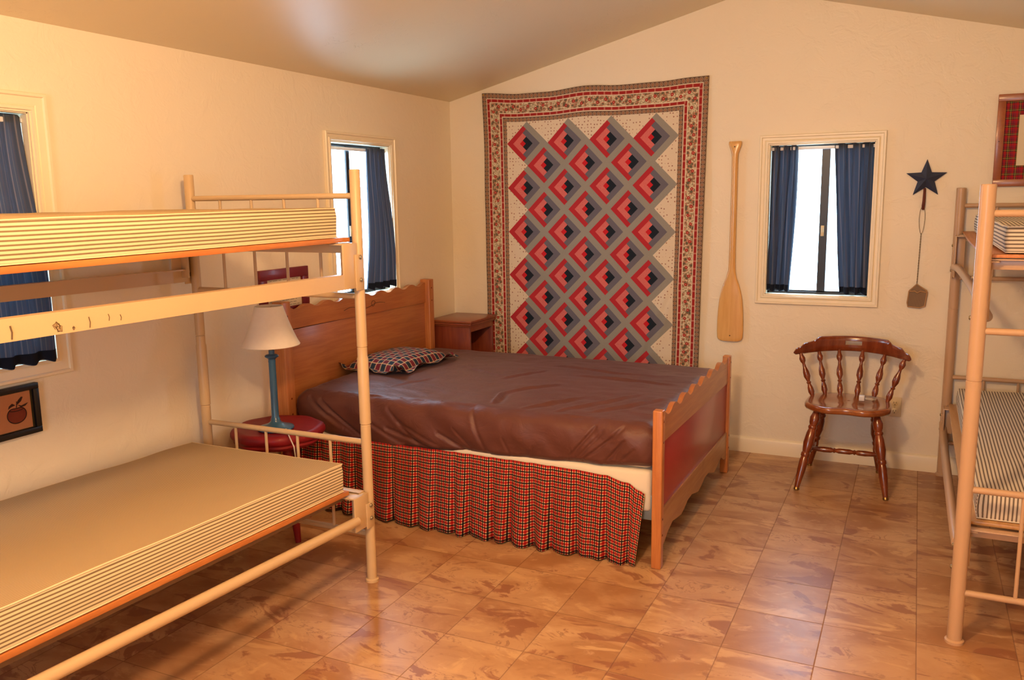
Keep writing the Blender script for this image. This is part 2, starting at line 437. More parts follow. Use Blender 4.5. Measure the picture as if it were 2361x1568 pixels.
# ------------------------------------------------------------------ room shell
RW, H0, SL, RX, YN = 3.92, 2.1804, 0.2498, 1.960, -6.9
RZ = H0 + SL*RX
TH = .10
def wall_with_holes(axis, pos, a0, a1, z0, z1, holes, th, sign, gable=None):
    """wall slab in plane axis=pos, spanning a0..a1 and z0..z1, with rectangular holes [(a,b,zlo,zhi)]; thickness goes away from the room"""
    bm = NB()
    xs = sorted({a0, a1, *[h[0] for h in holes], *[h[1] for h in holes]}); zs = sorted({z0, z1, *[h[2] for h in holes], *[h[3] for h in holes]})
    for i in range(len(xs)-1):
        for j in range(len(zs)-1):
            ca, cz = (xs[i]+xs[i+1])/2, (zs[j]+zs[j+1])/2
            if any(h[0] < ca < h[1] and h[2] < cz < h[3] for h in holes): continue
            if axis == 'x': bx(bm, (pos, xs[i], zs[j]), (pos+sign*th, xs[i+1], zs[j+1]))
            else: bx(bm, (xs[i], pos, zs[j]), (xs[i+1], pos+sign*th, zs[j+1]))
    if gable:
        prism(bm, gable, 'y', pos, pos+sign*th)
    # drop the doubled inner faces
    bmesh.ops.remove_doubles(bm, verts=bm.verts, dist=1e-5)
    seen = {}
    for f in list(bm.faces):
        k = tuple(sorted(v.index for v in f.verts)); seen.setdefault(k, []).append(f)
    bm.verts.index_update()
    seen = {}
    for f in bm.faces:
        k = tuple(sorted(v.index for v in f.verts)); seen.setdefault(k, []).append(f)
    dead = [f for fs in seen.values() if len(fs) > 1 for f in fs]
    if dead: bmesh.ops.delete(bm, geom=dead, context='FACES_ONLY')
    return bm
W1 = (-1.322, -0.752, 1.000, 1.856)        # window in the left wall, near the corner (y, y, z, z)
W3 = (-3.86, -3.045, 0.985, 1.862)         # window in the left wall, further forward
W_FILL = (1.60, 2.60, 1.00, 2.00)              # added unseen window behind the camera, lets in cool fill daylight
W2 = (2.083, 2.640, 0.965, 1.818)          # window in the back wall (x, x, z, z)
struct('wall_left', wall_with_holes('x', 0, YN, 0, 0, H0, [W1, W3], TH, -1), M_wall, smooth=False)
gab = [(0, H0), (RW, H0), (RX, RZ)]
struct('wall_back', wall_with_holes('y', 0, -TH, RW+TH, 0, H0, [W2], TH, 1, gab), M_wall, smooth=False)
struct('wall_right', bx(NB(), (RW, YN, 0), (RW+TH, 0, H0)), M_wall, smooth=False)
struct('wall_front', wall_with_holes('y', YN, -TH, RW+TH, 0, H0, [W_FILL], TH, -1, gab), M_wall, smooth=False)  # opening is for the added fill window
struct('floor', bx(NB(), (-TH, YN-TH, -.08), (RW+TH, TH, 0)), M_floor, smooth=False)
bm = NB()
e = .15
prism(bm, [(-e, H0-SL*e), (RX, RZ), (RW+e, H0-SL*e), (RW+e, H0-SL*e+.1), (RX, RZ+.1), (-e, H0-SL*e+.1)], 'y', YN-TH, TH)
struct('ceiling', bm, M_ceil, smooth=False)
def base_profile(): return [(0, 0), (.014, 0), (.014, .078), (.010, .088), (.004, .094), (0, .095)]
bm = NB(); prism(bm, [(-p[0], p[1]) for p in base_profile()], 'x', 0.014, RW-.014); struct('baseboard_back', bm, M_trim)
bm = NB(); prism(bm, base_profile(), 'y', YN, 0); struct('baseboard_left', bm, M_trim)
bm = NB(); prism(bm, [(RW-p[0], p[1]) for p in base_profile()], 'y', YN, 0); struct('baseboard_right', bm, M_trim)

def window(n, wall, a0, a1, z0, z1, cw=.050, meet=.5, mw=.045):
    """picture-frame casing, jamb liner, bronze sliding sashes and panes; everything hangs off the casing"""
    def P(a, d, z):       # a along the wall, d depth (positive outwards), z up
        return (-d, a, z) if wall == 'left' else (a, d, z) if wall == 'back' else (a, YN-d, z)
    def B(bm, a, b, bev=0): return bx(bm, P(*a), P(*b), bev)
    bm = NB()
    steps = [(0, cw, .010), (.004, cw-.006, .016), (cw*.55, cw-.010, .020)]
    prof_ = [(0, 0), (0, .009), (.006, .010), (.008, .017), (.018, .017), (.022, .011), (.026, .013), (cw-.016, .014), (cw-.012, .020), (cw-.003, .020), (cw, .016), (cw, 0)]
    loops = []
    for o_, t_ in prof_:
        loops.append([bm.verts.new(P(a, -t_, z)) for a, z in ((a0-o_, z0-o_), (a1+o_, z0-o_), (a1+o_, z1+o_), (a0-o_, z1+o_))])
    for L_, M_ in zip(loops, loops[1:]):
        for k in range(4): bm.faces.new((L_[k], L_[(k+1) % 4], M_[(k+1) % 4], M_[k]))
    w = struct('window_%d' % n, bm, M_trim, ang=20)
    bm = NB(); t = .004; D = .098
    B(bm, (a0, 0, z0), (a1, D, z0+t)); B(bm, (a0, 0, z1-t), (a1, D, z1)); B(bm, (a0, 0, z0), (a0+t, D, z1)); B(bm, (a1-t, 0, z0), (a1, D, z1))
    obj('jamb', bm, M_trim, w, smooth=False)
    bm = NB(); fw = .012
    for (A, Bz) in (((a0+t, .058, z0+t), (a1-t, .092, z0+t+fw)), ((a0+t, .058, z1-t-fw), (a1-t, .092, z1-t)), ((a0+t, .058, z0+t), (a0+t+fw, .092, z1-t)), ((a1-t-fw, .058, z0+t), (a1-t, .092, z1-t))):
        B(bm, A, Bz, .002)
    obj('sash_frame', bm, M_bronze, w, smooth=False)
    m = a0 + (a1-a0)*meet; y0, y1 = z0+t+fw, z1-t-fw
    for k, (p0, p1, dd) in enumerate(((a0+t+fw, m+mw/2, .076), (m-mw/2, a1-t-fw, .064))):
        s = .014; bm = NB()
        B(bm, (p0, dd-.006, y0), (p0+s+ (mw-s if k == 1 else 0), dd+.006, y1), .0015); B(bm, (p1-s, dd-.006, y0), (p1, dd+.006, y1), .0015)
        B(bm, (p0, dd-.006, y0), (p1, dd+.006, y0+.007), .0015); B(bm, (p0, dd-.006, y1-s), (p1, dd+.006, y1), .0015)
        sa = obj('sash', bm, M_bronze, w, smooth=False)
        bm = NB(); B(bm, (p0+s, dd-.002, y0+s), (p1-s, dd+.002, y1-s)); obj('pane', bm, M_glass, sa, smooth=False)
    bm = NB(); zc = (z0+z1)/2 - .06
    B(bm, (m-.012, .052, zc-.03), (m+.006, .06, zc+.03), .002); B(bm, (m-.006, .040, zc-.008), (m+.002, .054, zc+.018), .002)
    obj('latch', bm, M_ivory, w)
    return w
window(1, 'left', *W1, cw=.052, meet=.42, mw=.03)
window(2, 'back', *W2, cw=.054, meet=.54, mw=.045)
window(3, 'left', *W3, cw=.068, meet=.5, mw=.03)
window(4, 'front', *W_FILL, cw=.06, meet=.5, mw=.04)  # added out of view to cool the light on back wall and bed

def curtain(label, wall, a0, a1, b0, b1, ztop, zbot, depth, folds, amp=.014, flare=1.0, group=None, side=0, seed=1, depth_b=None):
    """pleated panel: a0..a1 at the top, b0..b1 at the hem"""
    bm = NB(); nu, nv = folds*14, 46; rnd = random.Random(seed); ph = [rnd.uniform(-.6, .6) for _ in range(folds+2)]
    cloth_w = (b1-b0)*1.35
    def fold(u, v):
        k = u*folds; i = int(k) % (folds+1); f = k-int(k)
        phs = ph[i]*(1-f)+ph[i+1]*f
        return math.sin(2*PI*k + phs*2*v)*(amp*(.45+.55*v)) + .35*amp*math.sin(4*PI*k+phs*3)*(1-v)
    def f(u, v):
        t = v**1.3
        a = (a0+(a1-a0)*u)*(1-t) + (b0+(b1-b0)*u)*t
        a += .004*math.sin(u*31+v*5)
        z = ztop + (zbot-ztop)*v + (.006*math.sin(u*folds*2*PI) if v > .97 else 0) + (.007*abs(math.sin(u*folds*PI))-.004 if v < .02 else 0)
        d = depth + ((depth_b-depth)*tri_ease(min(1, v*1.25)) if depth_b is not None else 0) + fold(u, v)
        return (-d, a, z) if wall == 'left' else (a, d, z)
    H = ztop-zbot
    vs = grid(bm, nu, nv, f, lambda u, v: (u*cloth_w, v*H))
    o = obj('curtain', bm, M_curt, None, recalc=False)
    base = (0, (b0+b1)/2, zbot) if wall == 'left' else ((b0+b1)/2, 0, zbot)
    recenter(o, base); tag(o, label, 'curtain', group)
    sm = o.modifiers.new('thickness', 'SOLIDIFY'); sm.thickness = .0012
    # stitched hem band as a part
    bm = NB()
    def g(u, v):
        vv = .955 + .042*v; p = list(f(u, vv))
        if wall == 'left': p[0] += .0035
        else: p[1] -= .0035
        return tuple(p)
    grid(bm, nu, 3, g, lambda u, v: (u*cloth_w, v*.04)); h = obj('hem', bm, M_hem, o, recalc=False)
    return o
M_hem = plain('navy_hem', '#161c2b', .85, .15)
def rod(label, wall, a0, a1, z, depth):
    bm = NB(); P = (lambda a, d, zz: (-d, a, zz)) if wall == 'left' else (lambda a, d, zz: (a, d, zz))
    bx(bm, P(a0+.004, depth-.003, z-.009), P(a1-.004, depth+.003, z+.009), .002)
    bx(bm, P(a0+.0045, depth-.012, z-.007), P(a0+.010, depth+.012, z+.007), .002); bx(bm, P(a1-.010, depth-.012, z-.007), P(a1-.0045, depth+.012, z+.007), .002)
    o = obj('curtain_rod', bm, M_whiteplastic, None); recenter(o, P(a0, depth, z)); tag(o, label, 'curtain rod'); return o
rod('white curtain rod across the top of the corner window in the left wall', 'left', W1[0], W1[1], 1.825, .035)
rod('white curtain rod across the window above the wooden chair', 'back', W2[0], W2[1], 1.796, .035)
rod('white curtain rod of the window cut off by the left edge of the photo', 'left', W3[0], W3[1], 1.835, .035)
curtain('dark blue striped curtain gathered at the right of the corner window, over the headboard', 'left', -.955, -.775, -1.085, -.784, 1.838, 1.032, .020, 4, .016, seed=3, depth_b=-.034)
curtain('narrow navy striped curtain on the left of the window beside the paddle', 'back', 2.090, 2.238, 2.090, 2.216, 1.812, .984, .030, 3, .016, seed=5)
curtain('wider navy striped curtain on the right of the back wall window, nearer the star', 'back', 2.428, 2.630, 2.492, 2.634, 1.812, .980, .030, 3, .017, seed=9)
curtain('blue striped curtain behind the left bunk bed, above the apple picture', 'left', -3.80, -3.051, -3.80, -3.047, 1.852, .978, .030, 9, .013, seed=11, depth_b=-.036)

# ------------------------------------------------------------------ bunk beds
def bunk(label, xw, xf, ya, yb, K, mat, upper_tube=False, hook=1):
    """xw / xf wall-side and aisle-side post x, ya far end frame, yb near end frame; K heights"""
    B = thing('bunk_bed', label, 'bunk bed', ((xw+xf)/2, (ya+yb)/2, 0))
    s = 1 if xf > xw else -1
    for ye, e in ((ya, -1), (yb, 1)):         # e: direction from the bed's centre is -e
        inw = -1 if ye == ya else 1           # towards the middle of the bed
        for xp in (xf, xw):
            bm = NB(); zt = K['top']; zm = K['mid']
            kf = K.get('fat', 1.0); zs_ = zm-.31
            prof = [(0, .0225), (.004, .0235), (.012, .0235), (.014, .0200), (zs_-.004, .0203), (zs_-.002, .0185), (zs_, .0185), (zs_+.003, .0222), (zm-.045, .0222), (zm-.038, .0196), (zm-.003, .0196), (zm-.001, .0178), (zm+.001, .0178), (zm+.003, .0203), (zt-.003, .0203), (zt, .018)]
            if kf > 1: prof = [(0, .0225), (.004, .0235), (.012, .0235), (.014, .0205), (zm-.002, .0205), (zm-.001, .0188), (zm+.001, .0188), (zm+.002, .0205), (zt-.003, .0203), (zt, .018)]
            prof = [(a, r*kf) for a, r in prof]
            lathe_axis(bm, (xp, ye, 0), (xp, ye, zt), [(p[0]/zt, p[1]) for p in prof], 20)
            po = obj('post', bm, mat, B)
            bm = NB(); lathe_axis(bm, (xp, ye, 0.0), (xp, ye, .012), [(0, .0265*kf), (.8, .0265*kf), (1, .023*kf)], 20); obj('foot_cap', bm, mat if hook else M_rust, po)
        x0, x1 = sorted((xw, xf)); x0 += .015; x1 -= .015
        for zr, r in ((K['u_top'], .0115), (K['u_low'], .0115), (K['l_top'], .0115), (K['l_low'], .0115)):
            bm = NB(); tube(bm, [(x0, ye, zr), (x1, ye, zr)], r, 14); obj('end_rail', bm, mat, B)
        for (za, zb) in ((K['u_low'], K['u_top']), (K['l_low'], K['l_top'])):
            for k in range(4):
                xx = xw + (xf-xw)*(.195 + .198*k)
                bm = NB(); tube(bm, [(xx, ye, za), (xx, ye, zb)], .0065, 10); obj('spindle', bm, mat, B)
        for zc in (K['u_cross'], K['l_cross']):
            bm = NB(); yy = ye + inw*(-.045)
            bx(bm, (x0-.01, ye-.050*(-inw)*-1 if 0 else ye+(-.060 if ye == ya else .060), zc-.036), (x1+.01, ye+(-.055 if ye == ya else .055), zc), .001)
            bx(bm, (x0-.01, ye+(-.060 if ye == ya else .060), zc-.004), (x1+.01, ye+(-.020 if ye == ya else .020), zc), .001)
            obj('crossbar', bm, mat, B)
    sg = -1
    yA, yB = ya-.065, yb+.065
    for lev in ('u', 'l'):
        for xp in (xf, xw):
            out = .012 if xp == max(xw, xf) else -.012
            flat = (lev == 'u' and not upper_tube)
            zs = K[lev+'_rail']; bm = NB(); xr = xp+out
            if flat:
                bx(bm, (xr-.002, yA, zs[0]-.027), (xr+.002, yA-.01, zs[0]+.027))
                bm.clear()
                for (dx0, dx1, dz0, dz1) in ((-.003, .003, -.028, .028), (-.03 if out > 0 else 0, 0 if out > 0 else .03, .022, .028)):
                    vs = []
                    for (yy, zz) in ((yA, zs[0]), (yB, zs[1])):
                        vs.append([bm.verts.new((xr+dx, yy, zz+dz)) for dx, dz in ((dx0, dz0), (dx1, dz0), (dx1, dz1), (dx0, dz1))])
                    for k in range(4): bm.faces.new((vs[0][k], vs[0][(k+1) % 4], vs[1][(k+1) % 4], vs[1][k]))
                    bm.faces.new(vs[0]); bm.faces.new(list(reversed(vs[1])))
            else:
                path = K.get(lev+'_path')
                if path and xp == xf: pts = path
                elif K.get(lev+'_straight'): pts = [(xr, yA-.035, zs[0]), (xr, yB+.035, zs[1])]
                else: pts = [(xr, yA+.01, zs[0]-.03), (xr, yA-.05, zs[0]-.01), (xr, yA-.12, zs[0]), (xr, yB+.12, zs[1]), (xr, yB+.05, zs[1]-.01), (xr, yB-.01, zs[1]-.03)]
                tube(bm, pts, .0185, 16)
            obj('side_rail', bm, mat, B)
            for ye in (ya, yb):
                d = -1 if ye == ya else 1; zb, zt = K[lev+'_br']
                bm = NB()
                bx(bm, (xr-.004, ye+d*.028, zb), (xr+.004, ye+d*.115, zt), .002)                  # side plate
                bx(bm, (xr-(.06 if out > 0 else -.06), ye+d*.115, zt-.006), (xr, ye+d*.025, zt), .001)      # top flange
                bx(bm, (xr-(.045 if out > 0 else -.045), ye+d*.069, zb+.02), (xr-(.003 if out > 0 else -.003), ye+d*.065, zt-.008), .001)
                br = obj('bracket', bm, mat, B)
                bm = NB(); bx(bm, (xr+(.003 if out > 0 else -.003), ye+d*.045, zb-.010), (xr+(.009 if out > 0 else -.009), ye-d*.004, zt-.045), .002); obj('hook_plate', bm, mat, br)
                for zq in (zb+.03, zt-.055):
                    bm = NB(); o2 = .016 if out > 0 else -.016
                    lathe_axis(bm, (xr, ye+d*.018, zq), (xr+o2, ye+d*.018, zq), [(0, .008), (.75, .008), (1, .005)], 12); obj('rivet', bm, M_bolt, br)
    return B
_B = None
KL = dict(top=1.655, mid=.972, u_top=1.556, u_low=1.172, l_top=.587, l_low=.203, u_cross=1.378, l_cross=.392, u_rail=(1.236, 1.250), l_rail=(.293, .378), l_straight=True, u_br=(1.208, 1.380), l_br=(.250, .388))
_B = bunk('cream enamel metal bunk bed along the left wall under the two windows', .085, .932, -2.405, -4.375, KL, M_enamel)
for x in (.868, .14):
    bm = NB(); vs = []
    for yy, zz in ((-2.466, .390), (-4.314, .440)):
        vs.append([bm.verts.new((x+dx, yy, zz+dz)) for dx, dz in ((-.010, -.024), (.010, -.024), (.010, .0), (-.010, .0))])
    for k in range(4): bm.faces.new((vs[0][k], vs[0][(k+1) % 4], vs[1][(k+1) % 4], vs[1][k]))
    bm.faces.new(vs[0]); bm.faces.new(list(reversed(vs[1]))); obj('slat_rail', bm, M_railbrown, _B)
for y, z, h, w in ((-3.824, 1.240, .016, .0022), (-3.612, 1.236, .014, .0015), (-3.553, 1.241, .009, .0012), (-3.516, 1.236, .008, .0012), (-3.66, 1.228, .003, .003)):
    bm = NB(); tube(bm, [(.9475, y, z-h), (.9477, y+.002, z), (.9475, y-.001, z+h)], w, 6); obj('scuff_mark', bm, M_scuff, _B, label='thin dark scuff on the upper side rail')
bm = NB(); pts = []
for k in range(40):
    a = k*.9; r = .0017*math.sqrt(k)*(1+.5*math.sin(k*1.7)); pts.append((.9476, -3.702+r*math.cos(a), 1.236+r*1.2*math.sin(a)))
tube(bm, pts, .0006, 5); obj('scuff_mark', bm, M_scuff, _B, label='scribbled dark smudge on the upper side rail')
KR = dict(fat=1.16, top=1.560, mid=.925, u_top=1.468, u_low=1.090, l_top=.553, l_low=.185, u_cross=1.322, l_cross=.405, u_rail=(1.15, 1.15), l_rail=(.335, .335), u_br=(1.10, 1.316), l_br=(.235, .399),
          u_path=[(3.056, -.06, 1.145), (3.058, -.13, 1.155), (3.075, -.25, 1.150), (3.095, -.42, 1.128), (3.112, -.62, 1.105), (3.115, -1.0, 1.10), (3.11, -1.7, 1.10), (3.07, -1.93, 1.14)],
          l_path=[(3.056, -.06, .30), (3.056, -.10, .285), (3.056, -.15, .262), (3.056, -.30, .262), (3.054, -1.0, .290), (3.054, -1.80, .330), (3.056, -1.93, .335)])
bunk('taupe metal bunk bed cut off by the right edge of the photo', 3.870, 3.066, -.040, -1.995, KR, M_enamel2, upper_tube=True)

def board(label, x0, x1, y0, y1, z0, z1, th, mat, group=None, warp=0):
    bm = NB(); bx(bm, (x0, y0, -th), (x1, y1, 0), .0015)
    bmesh.ops.subdivide_edges(bm, edges=[e for e in bm.edges if abs(e.verts[0].co.y-e.verts[1].co.y) > 1], cuts=16)
    for v in bm.verts:
        t = (v.co.y-y0)/(y1-y0); v.co.z += z0+(z1-z0)*t - warp*math.sin(PI*t)*(1 if v.co.x < (x0+x1)/2 else .4)
    o = obj('bed_board', bm, mat, None, ang=30); recenter(o, ((x0+x1)/2, (y0+y1)/2, min(z0, z1)-th)); tag(o, label, 'board'); return o
board('orange plywood board under the upper mattress of the left bunk', .11, .915, -2.43, -4.35, 1.400, 1.389, .017, M_ply)
board('orange plywood board under the lower mattress of the left bunk', .11, .908, -2.500, -4.33, .4115, .463, .017, M_ply)
board('pale plywood board sticking out beside the lower mattress of the right bunk', 3.074, 3.84, -.115, -1.93, .421, .421, .012, M_plyR)
board('warped brown plywood board under the upper mattress of the right bunk', 3.085, 3.84, -.065, -1.97, 1.336, 1.336, .010, M_ply, warp=.018)

def mattress(label, x0, x1, ya, yb, za, zb, h, mats, end='v', sag=.0, puff=.006, crown=.006, group=None):
    """box mattress from ya (far) to yb (near); top/side ticking; za,zb bottom height at the far and near end"""
    bm = NB(); uvl = bm.loops.layers.uv.verify()
    nx, ny, nz = 26, 60, 8
    def P(u, v, w):    # 0..1 each
        r = .012
        x = x0+(x1-x0)*u; y = ya+(yb-ya)*v; zb_ = za+(zb-za)*v
        z = zb_ + h*w
        if w == 1: z += crown*math.sin(PI*u)*math.sin(PI*v) + .004*noise.noise((x*6, y*5, 1.0)) - sag*math.exp(-((u-.35)/.25)**2-((v-.75)/.2)**2)
        e = puff*math.sin(PI*w) + .0015*noise.noise((y*9, w*4, x*9))
        if u == 0: x -= e
        if u == 1: x += e
        if v == 0: y += e
        if v == 1: y -= e
        return (x, y, z)
    cache = {}
    def vert(i, j, k):
        key = (i, j, k)
        if key not in cache: cache[key] = bm.verts.new(P(i/nx, j/ny, k/nz))
        return cache[key]
    def quad(a, b, c, d, uvs, mi):
        f = bm.faces.new((vert(*a), vert(*b), vert(*c), vert(*d))); f.smooth = True; f.material_index = mi
        for l, uv in zip(f.loops, uvs): l[uvl].uv = uv
    X = lambda i: x0+(x1-x0)*i/nx
    Y = lambda j: ya+(yb-ya)*j/ny
    Z = lambda k: h*k/nz
    for i in range(nx):
        for j in range(ny):
            for k, fl in ((nz, 0), (0, 1)):
                q = [(i, j, k), (i+1, j, k), (i+1, j+1, k), (i, j+1, k)]
                if fl: q.reverse()
                quad(*q, [(X(a[0]), Y(a[1])) for a in q], 1)
    for j in range(ny):
        for k in range(nz):
            for i in (0, nx):
                q = [(i, j, k), (i, j+1, k), (i, j+1, k+1), (i, j, k+1)]
                quad(*q, [(Z(a[2]), Y(a[1])) for a in q], 0)
    for i in range(nx):
        for k in range(nz):
            for j in (0, ny):
                q = [(i, j, k), (i+1, j, k), (i+1, j, k+1), (i, j, k+1)]
                quad(*q, [((X(a[0]), Z(a[2])) if end == 'v' else (Z(a[2]), X(a[0]))) for a in q], 0)
    bmesh.ops.recalc_face_normals(bm, faces=bm.faces)
    o = obj('mattress', bm, mats, None, ang=60, recalc=False); recenter(o, ((x0+x1)/2, (ya+yb)/2, min(za, zb)))
    bv = o.modifiers.new('round', 'BEVEL'); bv.width = .006; bv.segments = 2; bv.limit_method = 'ANGLE'; bv.angle_limit = math.radians(50)
    tag(o, label, 'mattress', group)
    # piped seams round the upper and lower edges
    for k, w in ((1, 1.0), (0, 0.0)):
        bm = NB(); pts = []
        for (u, v) in [(t/10, 0) for t in range(10)] + [(1, t/24) for t in range(24)] + [(1-t/10, 1) for t in range(10)] + [(0, 1-t/24) for t in range(25)]:
            p = Vector(P(u, v, w)); pts.append(p + Vector((0, 0, -.003 if w else .003)))
        tube(bm, pts, .0022, 8); obj('piping', bm, mats[0], o)
    return o
mattress('cream striped mattress on the upper berth of the left bunk', .125, .900, -2.490, -4.33, 1.4005, 1.3905, .112, [M_tickL, M_tickLtop], 'h', puff=.003)
mattress('cream striped mattress with stained top on the lower berth of the left bunk', .115, .900, -2.525, -4.31, .4135, .4655, .116, [M_tickL, M_tickLtop], 'h', sag=.02, puff=.003)
mattress('blue and white striped mattress on the lower berth of the right bunk', 3.112, 3.80, -.150, -1.90, .4225, .4225, .094, [M_tickR, M_tickR], 'v')
mattress('white striped mattress on the upper berth of the right bunk', 3.135, 3.80, -.160, -1.90, 1.337, 1.337, .088, [M_tickR, M_tickR], 'h')

# ------------------------------------------------------------------ double bed
BED = thing('double_bed', 'pine double bed with scalloped headboard and red panelled footboard', 'bed', (1.0, -1.13, 0))
def scallop(y0, y1, z, amp, n, ph=0):
    pts = []; N = n*14
    for i in range(N+1):
        t = i/N; w = (t*n+ph) % 1.0
        s = math.sin(PI*min(1, w/.62))**.8 if w < .62 else -.35*math.sin(PI*(w-.62)/.38)
        pts.append((y0+(y1-y0)*t, z+amp*s))
    return pts
def pegs(parent, pos, axis='x', r=.005):
    for p in pos:
        bm = NB(); q = list(p); q[0] += .003
        lathe_axis(bm, p, q, [(0, r), (.7, r), (1, r*.6)], 10); obj('peg', bm, M_chair, parent)
# headboard
for y0, y1 in ((-1.872, -1.810), (-.482, -.425)):
    bm = NB(); bx(bm, (.020, y0, 0), (.088, y1, 1.052 if y0 < -1 else 1.040), .006, 3); p = obj('post', bm, M_pine_z, BED)
    pegs(p, [(.087, (y0+y1)/2, z) for z in ((.985, .905, .575, .30) if y0 > -1 else (.98, .90, .565, .485))])
HB0, HB1 = -1.812, -.480
bm = NB(); prism(bm, [(HB0, .907), (HB1, .893)] + list(reversed(scallop(HB0, HB1, 1.006, .015, 8, .3))), 'x', .032, .058); obj('top_rail', bm, M_pine_y, BED, ang=25)
bm = NB(); bx(bm, (.030, HB0, .50), (.050, HB1, .900), .001); obj('headboard_panel', bm, M_pine_y, BED)
bm = NB(); bx(bm, (.034, HB0, .20), (.060, HB1, .50), .003); obj('bottom_rail', bm, M_pine_y, BED)
# faint painted scroll on the headboard rail
bm = NB()
def scroll(y, s):
    return [(.0585, y+s*(-.20+.40*t), .945+.012*math.sin(t*9.4)*(1-.3*t)) for t in [i/40 for i in range(41)]]
tube(bm, scroll(-1.14, 1), .0012, 6)
for c in (-1.20, -1.06):
    tube(bm, [(.0585, c+.022*math.cos(a)*(1-a/14), .952+.020*math.sin(a)*(1-a/14)) for a in [i*.3 for i in range(24)]], .0012, 6)
obj('painted_scroll', bm, M_dark, BED)
# footboard
FX0, FX1 = 1.941, 1.983
for y0, y1, zt in ((-1.842, -1.798, .680), (-.468, -.422, .668)):
    bm = NB(); bx(bm, (FX0, y0, 0), (FX1, y1, zt), .006, 3); p = obj('post', bm, M_pine_z, BED)
    pegs(p, [(FX1-.001, (y0+y1)/2, z) for z in (.632, .545, .215, .145)])
FB0, FB1 = -1.800, -.466
bm = NB(); prism(bm, [(FB0, .538), (FB1, .518)] + list(reversed(scallop(FB0, FB1, .646, .020, 7, .3))), 'x', 1.952, 1.974); obj('top_rail', bm, M_pine_y, BED, ang=25)
bm = NB(); bx(bm, (1.956, FB0, .235), (1.968, FB1, .535), .001); obj('footboard_panel', bm, M_redpanel, BED, label='dark red painted panel')
low = [(-1.800, .085), (-1.76, .088), (-1.70, .118), (-1.62, .136), (-1.54, .122), (-1.47, .112), (-1.42, .120), (-1.35, .140), (-1.27, .142), (-1.20, .125), (-1.135, .112), (-1.07, .122), (-1.00, .140), (-.92, .140), (-.85, .120), (-.78, .100), (-.72, .108), (-.66, .128), (-.60, .130), (-.54, .100), (-.466, .085)]
bm = NB(); prism(bm, low + [(FB1, .236), (FB0, .250)], 'x', 1.951, 1.975); obj('bottom_rail', bm, M_pine_lo, BED, ang=25)
for y in (-1.775, -.490):
    bm = NB(); bx(bm, (.088, y-.012, .19), (FX0, y+.012, .30), .002); obj('side_rail', bm, M_black_in, BED, label='grey metal side rail')
# box spring, skirt, mattress with fitted cover
bm = NB(); bx(bm, (.095, -1.798, .225), (1.925, -.470, .405), .02, 3)
bs = recenter(obj('box_spring', bm, M_white, None), (1.0, -1.13, .225)); tag(bs, 'white cloth covered box spring peeping out between brown cover and gingham skirt', 'box spring')
def interp(tab, x):
    if x <= tab[0][0]: return tab[0][1]
    for (a, b), (c, d) in zip(tab, tab[1:]):
        if x <= c: return b + (d-b)*tri_ease((x-a)/(c-a))
    return tab[-1][1]
sk_top = [(.10, .385), (.9, .388), (1.3, .384), (1.55, .380), (1.72, .372), (1.82, .352), (1.885, .322), (1.905, .312)]
sk_bot = [(.10, .032), (.4, .026), (.6, .014), (.9, .006), (1.3, .006), (1.9, .004)]
NPL = 17; rk = random.Random(4)
plx = [.12+(1.905-.12)*((i+rk.uniform(-.25, .25))/NPL) for i in range(NPL+1)]
def pleat(x):
    s = 0
    for i, c in enumerate(plx):
        w = .010+.006*((i*37) % 5)/5; d = (x-c)
        if abs(d) < .07:
            s += .026*(math.exp(-(d/w)**2) if d > 0 else math.exp(-(d/(w*3.2))**2)) - .014*math.exp(-((d-w*2.2)/(w*1.1))**2)
    return s
def skirt_side(ysign, y0, label):
    bm = NB()
    def f(u, v):
        x = .10+(1.905-.10)*u; zt, zb = interp(sk_top, x), interp(sk_bot, x)
        z = zt + (zb-zt)*v + .004*math.sin(x*41)*v
        amp = .15+.85*v
        y = y0 + ysign*(-(.010+.030*v) - pleat(x)*1.1*amp*1.0 + .006*math.sin(x*60)*v)
        return (x + .006*math.sin(x*33)*v - (.028*v if x > 1.85 else 0)*(x-1.85)/.055*1.0, y, z)
    grid(bm, 420, 14, f, lambda u, v: (u*2.25, v*.375))
    return bm
o = obj('bed_skirt', skirt_side(1, -1.802, ''), M_ging, None, recalc=False)
o.modifiers.new('t', 'SOLIDIFY').thickness = .0015
recenter(o, (1.0, -1.82, 0)); tag(o, 'pleated red and black gingham skirt along the near side of the double bed', 'bed skirt')

cv_hem = [(.09, .425), (.2, .405), (.3, .392), (.45, .372), (.6, .362), (.8, .375), (.97, .386), (1.05, .390), (1.35, .397), (1.65, .410), (1.93, .427)]
creases = [((.18, .569), (.376, .434), .014, .008), ((.24, .566), (.504, .384), .016, .008), ((.30, .50), (.46, .395), .010, .007), ((.5, .50), (.70, .40), .010, .008), ((.635, .462), (.895, .382), .014, .009), ((.70, .50), (.93, .40), .008, .007), ((.915, .468), (1.063, .394), .013, .008), ((1.00, .50), (1.08, .42), .007, .006), ((1.092, .576), (1.168, .392), .008, .009),
           ((1.683, .571), (1.56, .424), .012, .006), ((1.72, .56), (1.60, .43), .008, .005), ((1.809, .578), (1.626, .425), .012, .006), ((1.816, .531), (1.719, .416), .011, .006), ((.64, .555), (.809, .395), .008, .010), ((1.86, .50), (1.80, .44), .008, .006), ((1.25, .48), (1.28, .40), .006, .006), ((1.40, .46), (1.38, .41), .006, .006)]
def seg_d(p, a, b):
    ax, ay = a; bx_, by = b; dx, dy = bx_-ax, by-ay; t = max(0, min(1, ((p[0]-ax)*dx+(p[1]-ay)*dy)/(dx*dx+dy*dy)))
    qx, qy = ax+dx*t, ay+dy*t; side = (p[0]-qx)*dy-(p[1]-qy)*dx
    return math.copysign(math.hypot(p[0]-qx, p[1]-qy), side), t
